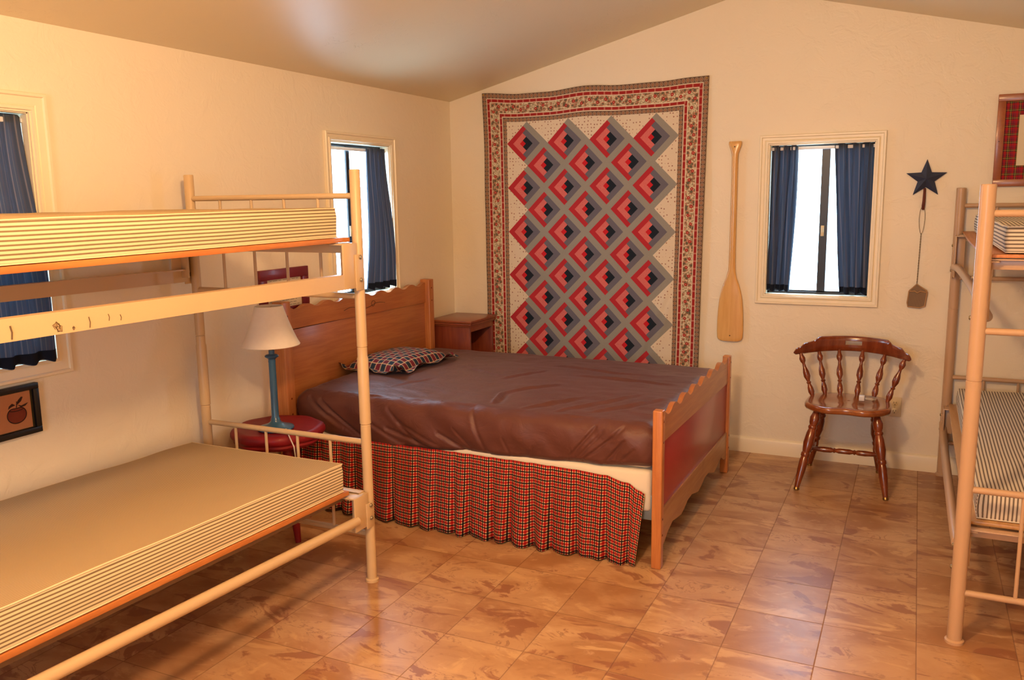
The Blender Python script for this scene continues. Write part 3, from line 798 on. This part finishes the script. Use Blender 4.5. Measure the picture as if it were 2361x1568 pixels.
topcr = [((1.15, -1.72), (1.10, -1.50), .012), ((1.10, -1.50), (1.30, -1.25), .007), ((1.30, -1.74), (1.50, -1.45), .008), ((1.45, -1.74), (1.75, -1.30), .007), ((.95, -1.25), (1.10, -.95), .006), ((1.6, -1.70), (1.88, -1.35), .008), ((.5, -1.6), (.62, -1.35), .005), ((.60, -1.0), (.98, -1.2), .006), ((1.3, -1.0), (1.85, -1.05), .008), ((1.05, -.8), (1.7, -.9), .006)]
def cover_bm():
    bm = NB(); X0, X1 = .092, 1.934; YN_, YF = -1.806, -.462; R = .060; ZT = .606
    def f(u, v):
        x = X0+(X1-X0)*u; hem = interp(cv_hem, x)
        # perimeter length: near side up, over the top, far side down
        L1 = ZT-R-hem; La = R*PI/2; L2 = (YF-YN_)-2*R; L3 = .13
        tot = L1+La+L2+La+L3; s = v*tot
        ex = min(u, 1-u)*(X1-X0); roll = max(0, 1-ex/.06)          # soft ends
        if s < L1: y, z, n = YN_, hem+s, (0, -1, 0)
        elif s < L1+La: a = (s-L1)/R; y, z = YN_+R-R*math.cos(a), ZT-R+R*math.sin(a); n = (0, -math.cos(a), math.sin(a))
        elif s < L1+La+L2: y, z, n = YN_+R+(s-L1-La), ZT, (0, 0, 1)
        elif s < L1+2*La+L2: a = (s-L1-La-L2)/R; y, z = YF-R+R*math.sin(a), ZT-R+R*math.cos(a); n = (0, math.sin(a), math.cos(a))
        else: y, z, n = YF, ZT-R-(s-L1-2*La-L2), (0, 1, 0)
        n = Vector(n); d = 0
        if n.y < -.3:
            for a, b, dep, w in creases:
                q, t = seg_d((x, z), a, b); ed = math.sin(PI*min(1, max(.0, t*.8+.2)))**.5 if t < 1 else .6
                d -= dep*math.exp(-(q/w)**2)*ed*.75; d += dep*.22*math.exp(-((q-1.8*w)/(1.3*w))**2)*ed
            bel = (z-hem)/(ZT-hem); d += .018*math.sin(PI*min(1, max(0, bel)))
            if z < hem+.02: d -= .010*(1-(z-hem)/.02)
            d += .004*math.sin(x*23+z*30) + .010*noise.noise((x*5+z*3, z*7, 5.0)) + .004*noise.noise((x*14+z*9, z*12-x*4, 8.0))
        if n.z > .3:
            for a, b, dep in topcr:
                q, t = seg_d((x, y), a, b); e_ = math.sin(PI*t)**.6 if 0 < t < 1 else 0
                d += n.z*(dep*.9*1.2*math.exp(-(q/.011)**2) - dep*.7*math.exp(-((q-.026)/.018)**2))*e_
            d += n.z*(.006*noise.noise((x*3.0+y*1.5, y*5, .3)) + .004*noise.noise((x*9+y*6, y*14-x*3, 2)))
            d += n.z*(.012*math.sin(PI*(y-YN_)/(YF-YN_)))
        y += n.y*d; z += n.z*d - roll*roll*.030*max(0, n.z) 
        if n.y < -.3 or n.y > .3: y -= n.y*roll*roll*.015
        x2 = x
        return (x2, y, z)
    grid(bm, 400, 250, f, lambda u, v: (u*1.84, v*1.9)); return bm
bm = NB(); bx(bm, (.10, -1.785, .408), (1.925, -.485, .575), .03, 3)
mt = recenter(obj('mattress', bm, M_white, None), (1.0, -1.13, .408)); tag(mt, 'double mattress in a wrinkled dark brown fitted cover', 'mattress')
o = obj('fitted_cover', cover_bm(), M_brown, mt, ang=180, recalc=False); o.modifiers.new('t', 'SOLIDIFY').thickness = .003

# pillow sham
def pillow():
    bm = NB(); cx, cy, z0 = .258, -1.115, .628
    ang = math.radians(-3); ca, sa = math.cos(ang), math.sin(ang); LX, LY = .45, .60
    def base(u, v, top):
        a, b = (u-.5)*LX, (v-.5)*LY
        fx_, fy_ = 2*abs(u-.5), 2*abs(v-.5)
        ins = max(0, 1-(fx_/.80)**3.2)*max(0, 1-(fy_/.84)**3.2)
        pinch = 1-.05*(1-fx_**2)*(fy_**6) - .04*0
        a *= 1-.06*(1-fy_**2)*fx_**5; b *= 1-.05*(1-fx_**2)*fy_**5
        fl = max(0, max(fx_-.78, fy_-.82))/.2
        wav = fl*(.020*math.sin(v*17+1.2)*(1 if fx_ > .78 else 0) + .020*math.sin(u*15+.8)*(1 if fy_ > .8 else 0))
        if u > .5 and fx_ > .75: wav += fl*.018*(1+math.sin(v*21+2.2))*.6
        h = .072*ins**.55 if top else 0
        z = z0 + h + max(-.004, wav) + .008*(1-ins) + (.004*noise.noise((a*20, b*20, 3)) if top else 0)
        if not top: z -= .0025
        x, y = cx + a*ca - b*sa, cy + a*sa + b*ca
        z += .012*max(0, (.05-x)/.1)
        return (x, y, z)
    grid(bm, 56, 72, lambda u, v: base(u, v, True), lambda u, v: (u*LX, v*LY))
    grid(bm, 56, 72, lambda u, v: base(u, v, False), lambda u, v: (u*LX, v*LY))
    bmesh.ops.remove_doubles(bm, verts=bm.verts, dist=.0001)
    return bm
o = obj('pillow', pillow(), M_pillow, None, ang=180, recalc=True); recenter(o, (.258, -1.115, .628)); tag(o, 'maroon and navy plaid pillow with ruffled edge against the headboard', 'pillow')

# ------------------------------------------------------------------ wooden nightstand in the corner
NSX0, NSX1, NSY0, NSY1, NZ = .024, .338, -.398, -.024, .770
N = thing('nightstand', 'reddish wooden open fronted nightstand in the corner behind the bed', 'nightstand', ((NSX0+NSX1)/2, (NSY0+NSY1)/2, 0))
bm = NB(); bx(bm, (NSX0, NSY0, NZ-.016), (NSX1, NSY1, NZ), .004, 2); tp = obj('top', bm, M_redwood_t, N)
bm = NB(); bx(bm, (NSX0+.002, NSY0+.005, NZ-.032), (NSX1-.006, NSY1-.002, NZ-.0165), .005, 3); bx(bm, (NSX0+.004, NSY0+.012, NZ-.040), (NSX1-.012, NSY1-.004, NZ-.032), .002); obj('moulding', bm, M_redwood_t, N)
for y in (NSY0+.022, NSY1-.034):
    bm = NB(); bx(bm, (NSX0+.006, y, 0), (NSX1-.022, y+.018, NZ-.040), .002); obj('side_panel', bm, M_redwood, N)
bm = NB(); bx(bm, (NSX0+.006, NSY0+.04, .04), (NSX0+.014, NSY1-.034, NZ-.04)); obj('back_panel', bm, M_redwood, N)
for z in (.42, .08):
    bm = NB(); bx(bm, (NSX0+.014, NSY0+.040, z), (NSX1-.026, NSY1-.034, z+.016), .002); obj('shelf', bm, M_redwood_t, N)
bm = NB(); bx(bm, (NSX1-.034, NSY0+.040, NZ-.075), (NSX1-.022, NSY1-.034, NZ-.040), .002); obj('front_rail', bm, M_redwood_t, N)

# ------------------------------------------------------------------ red stool and lamp
SX, SY, SZ = .232, -2.118, .508
ST = thing('stool', 'round red painted stool with scalloped seat between the left bunk and the bed', 'stool', (SX, SY, 0))
bm = NB(); n = 96; rings = []
def srad(a, k): return k*(1 + .022*math.cos(8*a+.4) + .006*math.sin(3*a))
prof = [(0, .0), (.05, 0), (.150, -.001), (.175, .001), (.192, .004), (.203, -.002), (.210, -.014), (.211, -.028), (.204, -.040), (.196, -.046), (.198, -.056), (.190, -.068), (.165, -.076), (.02, -.078)]
for r, dz in prof[1:]:
    rings.append([bm.verts.new((SX+srad(2*PI*i/n, r)*math.cos(2*PI*i/n), SY+srad(2*PI*i/n, r)*math.sin(2*PI*i/n), SZ+dz)) for i in range(n)])
bm.faces.new(rings[0]); bm.faces.new(list(reversed(rings[-1])))
for a, b in zip(rings, rings[1:]):
    for i in range(n): bm.faces.new((a[i], a[(i+1) % n], b[(i+1) % n], b[i]))
obj('seat', bm, M_redstool, ST)
for k in range(3):
    a = math.radians(-30+120*k); ca, sa = math.cos(a), math.sin(a); bm = NB()
    lathe_axis(bm, (SX+.10*ca, SY+.10*sa, SZ-.075), (SX+.185*ca, SY+.185*sa, 0), [(0, .020), (.08, .020), (.12, .026), (.2, .020), (.5, .027), (.75, .020), (.78, .024), (.82, .018), (1, .013)], 14)
    obj('leg', bm, M_redstool, ST)
LX_, LY_, LZ = .262, -2.165, SZ+.0045
L = thing('table_lamp', 'blue candlestick table lamp with cream shade on the red stool', 'lamp', (LX_, LY_, LZ))
bm = NB(); hh = .345
lathe_axis(bm, (LX_, LY_, LZ), (LX_, LY_, LZ+.045), [(0, .080), (.10, .082), (.20, .080), (.28, .068), (.5, .040), (.62, .030), (.8, .022), (1, .020)], 32); obj('base', bm, M_blue, L)
bm = NB()
lathe_axis(bm, (LX_, LY_, LZ+.045), (LX_, LY_, LZ+.365), [(0, .022), (.02, .019), (.04, .0165), (.82, .0155), (.84, .0165), (.86, .0155), (.88, .018), (.905, .030), (.92, .031), (.935, .026), (.945, .0125), (1, .0125)], 24); obj('stem', bm, M_blue, L)
bm = NB(); ns = 48; SB, STp = LZ+.388, LZ+.566
def ring(r, z): return [bm.verts.new((LX_+r*math.cos(2*PI*i/ns), LY_+r*math.sin(2*PI*i/ns), z)) for i in range(ns)]
RB, RT = .128, .060
R = [ring(RB, SB), ring(RB+.001, SB+.003)] + [ring(RB+(RT+.002-RB)*(t/8)-.004*math.sin(PI*t/8), SB+(STp-SB)*t/8) for t in range(1, 9)] + [ring(RT, STp)] + [ring(RT+(RB-.003-RT)*(t/8)-.004*math.sin(PI*t/8), STp+(SB-STp)*t/8) for t in range(1, 9)]
for a, b in zip(R, R[1:]+[R[0]]):
    for i in range(ns): bm.faces.new((a[i], a[(i+1) % ns], b[(i+1) % ns], b[i]))
sh = obj('lamp_shade', bm, M_shade, L)
bm = NB()
for k in range(3):
    a = 2*PI*k/3; tube(bm, [(LX_, LY_, STp-.015), (LX_+.055*math.cos(a), LY_+.055*math.sin(a), STp-.008)], .0015, 6)
tube(bm, [(LX_, LY_, STp-.02), (LX_, LY_, LZ+.36)], .004, 8); obj('harp', bm, M_brass, L)
bm = NB(); tube(bm, [(LX_+.075, LY_-.02, LZ+.010), (LX_+.16, LY_-.10, LZ+.006), (LX_+.205, LY_-.125, LZ-.03), (LX_+.225, LY_-.14, LZ-.10), (LX_+.20, LY_-.15, LZ-.22), (LX_+.10, LY_-.17, .15), (LX_-.05, LY_-.17, .10), (LX_-.14, LY_-.12, .16), (.02, LY_-.02, .26)], .0028, 8); obj('cord', bm, M_cord, L, label='white lamp cord')

# ------------------------------------------------------------------ chair
CXc = 2.59
C_ = thing('side_chair', 'glossy brown wooden spindle back chair against the back wall', 'chair', (CXc, -.36, 0))
bm = NB()
def seat_outline(n=64):
    pts = []
    for i in range(n):
        a = 2*PI*i/n; c, s = math.cos(a), math.sin(a)
        r = (abs(c)**3.4+abs(s)**3.4)**(-1/3.4)
        x = .212*c*r; y = .185*s*r
        x *= 1+.06*(-y/.185)
        if y < -.12: y += -.018*math.cos(x/.212*PI*.5)+.010*math.cos(x/.212*PI*2.0)
        pts.append((x, y))
    return pts
ol = seat_outline(); zt = .448
def zc(x, y, k): 
    if k > .95: return zt-.004
    d = -.016*math.exp(-((abs(x)-.085)/.065)**2-((y+.03)/.10)**2)
    return zt + d
R = []
for k in (.12, .3, .5, .7, .85, .94): R.append([bm.verts.new((CXc+x*k, -.355+y*k, zc(x*k, y*k, k))) for x, y in ol])
for k, z in ((.985, zt-.004), (1.0, zt-.012), (1.0, zt-.026), (.975, zt-.034), (.90, zt-.036), (.1, zt-.036)): R.append([bm.verts.new((CXc+x*k, -.355+y*k, z)) for x, y in ol])
n = len(ol)
bm.faces.new(R[0]); bm.faces.new(list(reversed(R[-1])))
for a, b in zip(R, R[1:]):
    for i in range(n): bm.faces.new((a[i], a[(i+1) % n], b[(i+1) % n], b[i]))
obj('seat', bm, M_seat, C_, ang=60)
legprof = [(0, .015), (.06, .019), (.11, .026), (.17, .023), (.20, .018), (.215, .022), (.235, .022), (.25, .018), (.30, .023), (.42, .0265), (.50, .021), (.53, .0185), (.545, .0225), (.575, .0225), (.59, .0185), (.64, .0225), (.74, .0215), (.88, .016), (.97, .0125)]
def cleg(top, foot):
    bm = NB(); t, f_ = Vector(top), Vector(foot)
    lathe_axis(bm, t, t.lerp(f_, .975), [(a/.97 if a <= .97 else 1, r) for a, r in legprof], 18); lo = obj('leg', bm, M_chair, C_)
    bm = NB(); lathe_axis(bm, t.lerp(f_, .965), f_, [(0, .0125), (.3, .0145), (.8, .0145), (1, .011)], 16); obj('foot_glide', bm, M_brass, lo)
    return t, f_
FL = cleg((CXc-.145, -.465, zt-.034), (2.369, -.598, 0)); FR = cleg((CXc+.145, -.465, zt-.034), (2.803, -.585, 0))
BL = cleg((CXc-.125, -.235, zt-.034), (2.385, -.135, 0)); BR = cleg((CXc+.120, -.235, zt-.034), (2.752, -.130, 0))
strp = [(0, .009), (.08, .012), (.20, .0155), (.30, .0145), (.335, .010), (.35, .0145), (.375, .010), (.42, .0145), (.58, .0145), (.625, .010), (.65, .0145), (.665, .010), (.70, .0145), (.80, .0155), (.92, .012), (1, .009)]
def on_leg(Lg, t): return Lg[0].lerp(Lg[1], t)
mids = []
for A, Bq in ((FL, BL), (FR, BR)):
    p, q = on_leg(A, .60), on_leg(Bq, .62); bm = NB(); lathe_axis(bm, p, q, strp, 14); obj('stretcher', bm, M_chair, C_); mids.append(p.lerp(q, .55))
bm = NB(); lathe_axis(bm, mids[0], mids[1], strp, 16); obj('stretcher', bm, M_chair, C_)
spp = [(0, .0075), (.05, .010), (.13, .0165), (.22, .0145), (.30, .0085), (.33, .0135), (.36, .0085), (.46, .0175), (.56, .0165), (.66, .0095), (.74, .0075), (.79, .0145), (.85, .0165), (.91, .011), (1, .0075)]
bots = [(2.405, -.300), (2.462, -.228), (2.537, -.208), (2.622, -.207), (2.706, -.222), (2.775, -.290)]
tops = [(2.325, -.270), (2.412, -.172), (2.515, -.125), (2.637, -.122), (2.752, -.165), (2.852, -.262)]
for (b, t) in zip(bots, tops):
    bm = NB(); lathe_axis(bm, (b[0], b[1], zt-.012), (t[0], t[1], .685 if abs(t[0]-2.59) < .2 else .684), [(a, r) for a, r in spp], 14); obj('spindle', bm, M_chair, C_)
# crest rail, bowed forward at its ends, with a hand hole
bm = NB()
def crest(t):            # t -1..1
    x = CXc-.002 + .292*t; y = -.110 - .20*abs(t)**2.2
    return x, y
def c_top(t):
    a = abs(t)
    if a < .60: return .760 - .004*a
    if a < .66: return .7576 - (a-.60)/.06*.014
    if a < .84: return .7436 - .010*math.sin((a-.66)/.18*PI*.5) - .004
    if a < .90: return .7296 - (a-.84)/.06*.020
    return .7096 - .012*((a-.90)/.10)**2
def c_bot(t): return .668 + .008*math.cos(t*PI*.5) + (.002 if abs(t) > .85 else 0)
NT = 96; cols = []
for i in range(NT+1):
    t = -1+2*i/NT; x, y = crest(t); zb_, zt_ = c_bot(t), c_top(t)
    th = .014 + .006*(abs(t)**3); 
    if abs(t) > .97: zt_ -= .010*(abs(t)-.97)/.03; zb_ += .010*(abs(t)-.97)/.03; th *= 1-.3*(abs(t)-.97)/.03
    hole = abs(t) < .16
    levels = [0, .12, .42 if not hole else .50, .78 if not hole else .80, .92, 1]
    hz0 = .30; 
    pts = []
    zl = [zb_, zb_+.006, .712, .734, zt_-.006, zt_]
    if zl[3] > zt_-.008: zl[2] = zb_+(zt_-zb_)*.4; zl[3] = zb_+(zt_-zb_)*.7
    yy = [th*.5, th, th, th, th, th*.5]
    nx_ = Vector((0, -1, 0))
    fr = [bm.verts.new((x, y-yy[k], zl[k])) for k in range(6)]; bk = [bm.verts.new((x, y+yy[k], zl[k])) for k in range(6)]
    cols.append((fr, bk, t))
for (f0, b0, t0), (f1, b1, t1) in zip(cols, cols[1:]):
    hol = max(abs(t0), abs(t1)) < .165
    for k in range(5):
        if hol and k == 2: continue
        bm.faces.new((f0[k], f1[k], f1[k+1], f0[k+1])); bm.faces.new((b0[k], b0[k+1], b1[k+1], b1[k]))
    bm.faces.new((f0[0], b0[0], b1[0], f1[0])); bm.faces.new((f0[5], f1[5], b1[5], b0[5]))
    if hol:
        bm.faces.new((f0[2], f1[2], b1[2], b0[2])); bm.faces.new((f0[3], b0[3], b1[3], f1[3]))
        if not max(abs(2*t0-t1), 0) < .165: bm.faces.new((f0[2], b0[2], b0[3], f0[3]))
        if not max(abs(2*t1-t0), 0) < .165: bm.faces.new((f1[2], f1[3], b1[3], b1[2]))
for f0, b0, t in (cols[0], cols[-1]):
    for k in range(5): bm.faces.new((f0[k], f0[k+1], b0[k+1], b0[k]))
obj('crest_rail', bm, M_chair, C_, ang=50)
# night light lying on the seat
NL = thing('night_light', 'small white plug-in night light with clear shade lying on the chair seat', 'night light', (2.655, -.33, zt))
bm = NB(); bx(bm, (2.640, -.345, zt+.001), (2.668, -.310, zt+.029), .004, 3); obj('plug_body', bm, M_whiteplastic, NL)
bm = NB(); tube(bm, [(2.668, -.328, zt+.017), (2.68, -.326, zt+.017), (2.70, -.323, zt+.016), (2.724, -.320, zt+.013)], [.010, .012, .013, .007], 14); obj('clear_shade', bm, M_clear, NL)

# ------------------------------------------------------------------ things on the back wall
# quilt
q_top = [(0, -.001), (.272, -.021), (.453, -.020), (.729, .000), (.939, -.010), (1.182, -.008), (1.389, .004), (1.480, .006)]
def quilt_bm():
    bm = NB()
    def f(u, v):
        s, t = u*QW, v*QH
        x = .250 + s; z = 2.2195 - t + interp(q_top, s)*math.exp(-t/.35)
        # gentle drift of the hanging cloth
        x += .012*math.sin(min(1, t/.5)*PI/2)*(1-u) - .026*u*min(1, t/1.7) 
        y = -.010 - .004*math.sin(s*4.1+t*2) - .003*noise.noise((s*3, t*2.5, 0))*2
        # diagonal creases at the lower right, edge curl
        dd = (s-1.40) + (t-.95)*.42; y -= .007*math.exp(-(dd/.022)**2)*tri_ease(max(0, min(1, (t-.75)/.3)))
        dd = (s-1.33) + (t-1.25)*.38; y -= .007*math.exp(-(dd/.025)**2)*tri_ease(max(0, min(1, (t-1.05)/.2)))
        y -= .010*max(0, (u-.97)/.03)*min(1, t/.6)
        y -= .004*math.sin(s*26)*min(1, t/1.6)**2*.6
        dl = math.hypot(s-.73, t*1.0); y += -.002*math.sin(dl*20)*math.exp(-dl*2)
        return (x, min(y, -.002), z)
    grid(bm, 150, 200, f, lambda u, v: (u*QW, v*QH)); return bm
o = obj('quilt', quilt_bm(), M_quilt, None, ang=180, recalc=False); o.modifiers.new('t', 'SOLIDIFY').thickness = .001
recenter(o, (.99, 0, .15)); tag(o, 'patchwork quilt of red and grey diamonds with floral border tacked to the back wall', 'quilt')
for (x, z, w) in ((.985, 2.203, 'top middle'), (1.718, 2.212, 'top right corner'), (.262, 2.208, 'top left corner')):
    bm = NB(); lathe_axis(bm, (x, -.004, z), (x, -.022, z), [(0, .0015), (.55, .002), (.6, .0055), (.85, .0055), (1, .002)], 12)
    o = recenter(obj('thumbtack', bm, M_tack, None), (x, 0, z)); tag(o, 'brass thumbtack at the %s of the quilt' % w, 'thumbtack', 'thumbtacks holding the quilt')
# paddle
P = thing('canoe_paddle', 'long wooden canoe paddle hanging blade down between quilt and window', 'paddle', (1.892, 0, .676))
bm = NB()
prof = [(1.846, .034, .008), (1.842, .037, .010), (1.828, .037, .012), (1.812, .032, .013), (1.795, .025, .014), (1.775, .0195, .0145), (1.75, .018, .015), (1.65, .0175, .015), (1.50, .0178, .015), (1.35, .018, .015), (1.22, .0185, .015), (1.14, .0195, .014), (1.10, .0215, .013), (1.06, .030, .011), (1.02, .045, .009), (.98, .057, .008), (.93, .067, .007), (.87, .073, .0065), (.80, .0765, .006), (.74, .077, .006), (.70, .075, .006), (.688, .070, .006), (.680, .058, .005), (.677, .050, .004)]
rings = []; nn = 28
for z, w, t in prof:
    rg = []
    for k in range(nn):
        a = 2*PI*k/nn; c, s = math.cos(a), math.sin(a)
        e_ = 1.0 if w < .025 else .75
        rg.append(bm.verts.new((1.892 + .0*z - (.002 if z < 1.1 else 0) + w*math.copysign(abs(c)**e_, c), -.019 + t*math.copysign(abs(s)**e_, s) - (.003*(1-abs(c)) if z < 1.02 else 0), z)))
    rings.append(rg)
for a, b in zip(rings, rings[1:]):
    for k in range(nn): bm.faces.new((a[k], a[(k+1) % nn], b[(k+1) % nn], b[k]))
bm.faces.new(rings[0]); bm.faces.new(list(reversed(rings[-1])))
obj('paddle_body', bm, M_paddle, P, ang=60)
for z in (1.815, .712):
    bm = NB(); lathe_axis(bm, (1.892, -.02, z), (1.892, -.0345 if z > 1 else -.031, z), [(0, .003), (.9, .0035), (1, .0025)], 10); obj('screw', bm, M_dark, P)
# star
bm = NB(); sx, sz = 2.897, 1.6095; c0v = bm.verts.new((sx, -.040, sz)); bk = bm.verts.new((sx, -.006, sz)); pts = []
for k in range(10):
    a = PI/2 + k*PI/5; r = .1035 if k % 2 == 0 else .043
    pts.append(bm.verts.new((sx+r*math.cos(a), -.012, sz+r*math.sin(a))))
for k in range(10):
    bm.faces.new((c0v, pts[k], pts[(k+1) % 10])); bm.faces.new((bk, pts[(k+1) % 10], pts[k]))
stt = recenter(obj('metal_star', bm, M_star, None, smooth=False), (sx, 0, sz)); tag(stt, 'navy blue five pointed metal barn star on the back wall', 'star')
bm = NB(); tube(bm, [(2.893, -.006, 1.560), (2.893, -.012, 1.545), (2.893, -.014, 1.52), (2.8925, -.020, 1.49), (2.891, -.024, 1.468), (2.891, -.016, 1.452), (2.891, -.004, 1.456)], [.006, .007, .0075, .008, .0085, .007, .004], 10)
o = recenter(obj('wall_hook', bm, M_rust, None), (2.892, 0, 1.50)); tag(o, 'rusty brown hook just below the blue star', 'hook')
FS = thing('fly_swatter', 'wire handled fly swatter hanging from the hook under the blue star', 'fly swatter', (2.890, 0, .91))
bm = NB(); loop = []
for i in range(33):
    a = 2*PI*i/32; w = .0135*math.sin(a)*(1+.15*math.cos(a)); loop.append((2.889+w, -.014, 1.392+.072*math.cos(a)))
tube(bm, loop, .0013, 6)
for ph in (0, PI):
    tube(bm, [(2.889 + (2.884-2.889)*t + .0016*math.cos(t*60+ph), -.014+.0016*math.sin(t*60+ph), 1.320-.275*t) for t in [i/110 for i in range(111)]], .0012, 6)
obj('wire_handle', bm, M_wire, FS)
bm = NB(); prism(bm, [(2.848, 1.010), (2.884, 1.048), (2.930, 1.016), (2.936, 1.005), (2.930, .930), (2.905, .919), (2.880, .921), (2.846, .926), (2.842, .945)], 'y', -.017, -.013); hd = obj('swatter_head', bm, M_mesh, FS, smooth=False)
bm = NB(); tube(bm, [(x, -.016, z) for x, z in [(2.848, 1.010), (2.884, 1.048), (2.933, 1.014), (2.937, 1.005), (2.929, .930), (2.905, .919), (2.880, .921), (2.846, .924), (2.842, .945), (2.848, 1.010)]], .0035, 8)
tube(bm, [(2.848, -.018, 1.008), (2.876, -.019, 1.010), (2.889, -.020, 1.000), (2.903, -.019, 1.010), (2.934, -.018, 1.004)], .0035, 8); obj('edge_tape', bm, M_leather, hd)
# outlet
O = thing('wall_outlet', 'ivory double wall outlet behind the wooden chair', 'outlet', (2.812, 0, .352))
bm = NB(); bx(bm, (2.778, -.006, .298), (2.846, 0, .410), .003, 2); obj('cover_plate', bm, M_ivory, O)
for z in (.330, .376):
    bm = NB(); lathe_axis(bm, (2.812, -.005, z), (2.812, -.0085, z), [(0, .017), (.7, .017), (1, .0155)], 24); r_ = obj('socket', bm, M_ivory, O)
    for dx in (-.006, .006):
        bm = NB(); bx(bm, (2.812+dx-.001, -.0088, z-.001), (2.812+dx+.001, -.0078, z+.008)); obj('slot', bm, M_dark, r_, smooth=False)
    bm = NB(); lathe_axis(bm, (2.812, -.0078, z-.009), (2.812, -.0088, z-.009), [(0, .0025), (1, .0025)], 10); obj('slot', bm, M_dark, r_)
bm = NB(); lathe_axis(bm, (2.812, -.0055, .353), (2.812, -.0075, .353), [(0, .003), (1, .002)], 10); obj('screw', bm, M_bolt, O)

def picture(name, label, wall, a0, a1, z0, z1, fw, fd, fmat, layers):
    """layers: list of (inset, depth, material, name)"""
    Pp = (lambda a, d, z: (d, a, z)) if wall == 'left' else (lambda a, d, z: (a, -d, z))
    T = thing(name, label, 'picture', Pp((a0+a1)/2, 0, z0)); bm = NB()
    for (A, B_) in (((a0, 0, z0), (a1, fd, z0+fw)), ((a0, 0, z1-fw), (a1, fd, z1)), ((a0, 0, z0+fw), (a0+fw, fd, z1-fw)), ((a1-fw, 0, z0+fw), (a1, fd, z1-fw))):
        bx(bm, Pp(*A), Pp(*B_), .002)
    obj('frame', bm, fmat, T)
    for ins, dep, mat, nm in layers:
        bm = NB(); uvl = bm.loops.layers.uv.verify(); b = bx(bm, Pp(a0+ins[0], dep-.002, z0+ins[1]), Pp(a1-ins[0], dep, z1-ins[1]))
        for f in bm.faces:
            for l in f.loops:
                c = l.vert.co; l[uvl].uv = ((c.y if wall == 'left' else c.x), c.z)
        obj(nm, bm, mat, T, smooth=False)
    return T, Pp
# apple picture
M_print = Mat('apple_print_paper', .7, .2)
M_print.color(mix(M_print.noise(14, 4, .6), '#a86d4a', '#b88058')); 
V.nt = M_print.nt
M_apple = Mat('apple_ink', .6, .2); M_apple.color(mix(M_apple.noise(30, 4, .6), '#6b2a1c', '#7d3a24'))
M_ink = plain('brown_ink', '#3a2218', .7, .2)
M_matedge = plain('dark_olive_mat', '#37301c', .6, .2)
T, Pp = picture('picture_frame', 'black framed apple print on the left wall under the curtain', 'left', -3.42, -3.126, .722, .905, .021, .020, M_black, [((.018, .016), .008, M_matedge, 'mat_board'), ((.030, .024), .010, M_print, 'print')])
ya, za = -3.212, .802
bm = NB(); ap = []
for i in range(48):
    a = 2*PI*i/48; r = .033*(1-.14*max(0, math.sin(a))**6*1.6+.03*math.cos(2*a)); ap.append((ya+r*1.05*math.cos(a), za+r*.95*math.sin(a)))
prism(bm, ap, 'x', .0098, .0106); obj('apple_drawing', bm, M_apple, T, smooth=False)
bm = NB(); tube(bm, [(.0106, y, z) for y, z in ap+[ap[0]]], .0018, 6)
tube(bm, [(.0108, ya, za+.026), (.0108, ya+.004, za+.040), (.0108, ya+.003, za+.048)], .0015, 6)
tube(bm, [(.0108, ya+.026*math.cos(a), za+.020+.006*math.sin(a)) for a in [PI+PI*i/10 for i in range(11)]], .0016, 6)
obj('drawing_outline', bm, M_ink, T)
for pts_ in ([(0, .038), (.010, .052), (.022, .062), (.028, .060), (.020, .046), (.008, .038)], [(.006, .036), (.020, .030), (.036, .034), (.046, .036), (.034, .026), (.018, .024)], [(-.002, .036), (-.014, .044), (-.026, .036), (-.030, .026), (-.018, .032)]):
    bm = NB(); prism(bm, [(ya+a, za+b) for a, b in pts_], 'x', .0098, .0110); obj('leaf_drawing', bm, M_ink, T, smooth=False)
# certificate in a red frame
T, Pp = picture('picture_frame', 'dark red framed certificate on the left wall seen through the bunk rails', 'left', -1.937, -1.574, .965, 1.210, .050, .018, M_redframe, [((.045, .030), .006, M_paper, 'certificate_paper')])
bm = NB(); rr_ = random.Random(3)
for k in range(12):
    z = 1.165 - k*.0130; y = -1.865 + rr_.uniform(0, .02)
    while y < -1.66:
        w = rr_.uniform(.012, .035); bx(bm, (.0060, y, z-.0009), (.0064, min(y+w, -1.64), z+.0009)); y += w+.007
obj('writing_lines', bm, M_ink, T, smooth=False)
# tartan mat picture behind the right bunk
T, Pp = picture('picture_frame', 'brown wood framed picture with red tartan mat above the right bunk', 'back', 3.206, 3.62, 1.563, 2.024, .036, .022, M_oakframe, [((.030, .030), .008, M_tartan, 'tartan_mat'), ((.100, .105), .010, M_paper, 'mounted_paper')])
for z in (1.79,):
    bm = NB(); lathe_axis(bm, (3.221, -.021, z), (3.221, -.0235, z), [(0, .003), (1, .002)], 8); obj('nail', bm, M_dark, T)

# ceiling lamps (out of the frame, they light the room)
for x, y in ((1.80, -4.05), (2.20, -6.2)):
    zc_ = H0 + SL*(RX-abs(x-RX))
    L = thing('ceiling_light', 'round ceiling light on the ridge %s' % ('over the middle of the room' if y > -5 else 'behind the camera'), 'ceiling light', (x, y, zc_))
    bm = NB(); lathe_axis(bm, (x, y, 2.47), (x, y, 2.66), [(0, .13), (.06, .14), (1, .14)], 32); obj('lamp_housing', bm, M_whiteplastic, L)
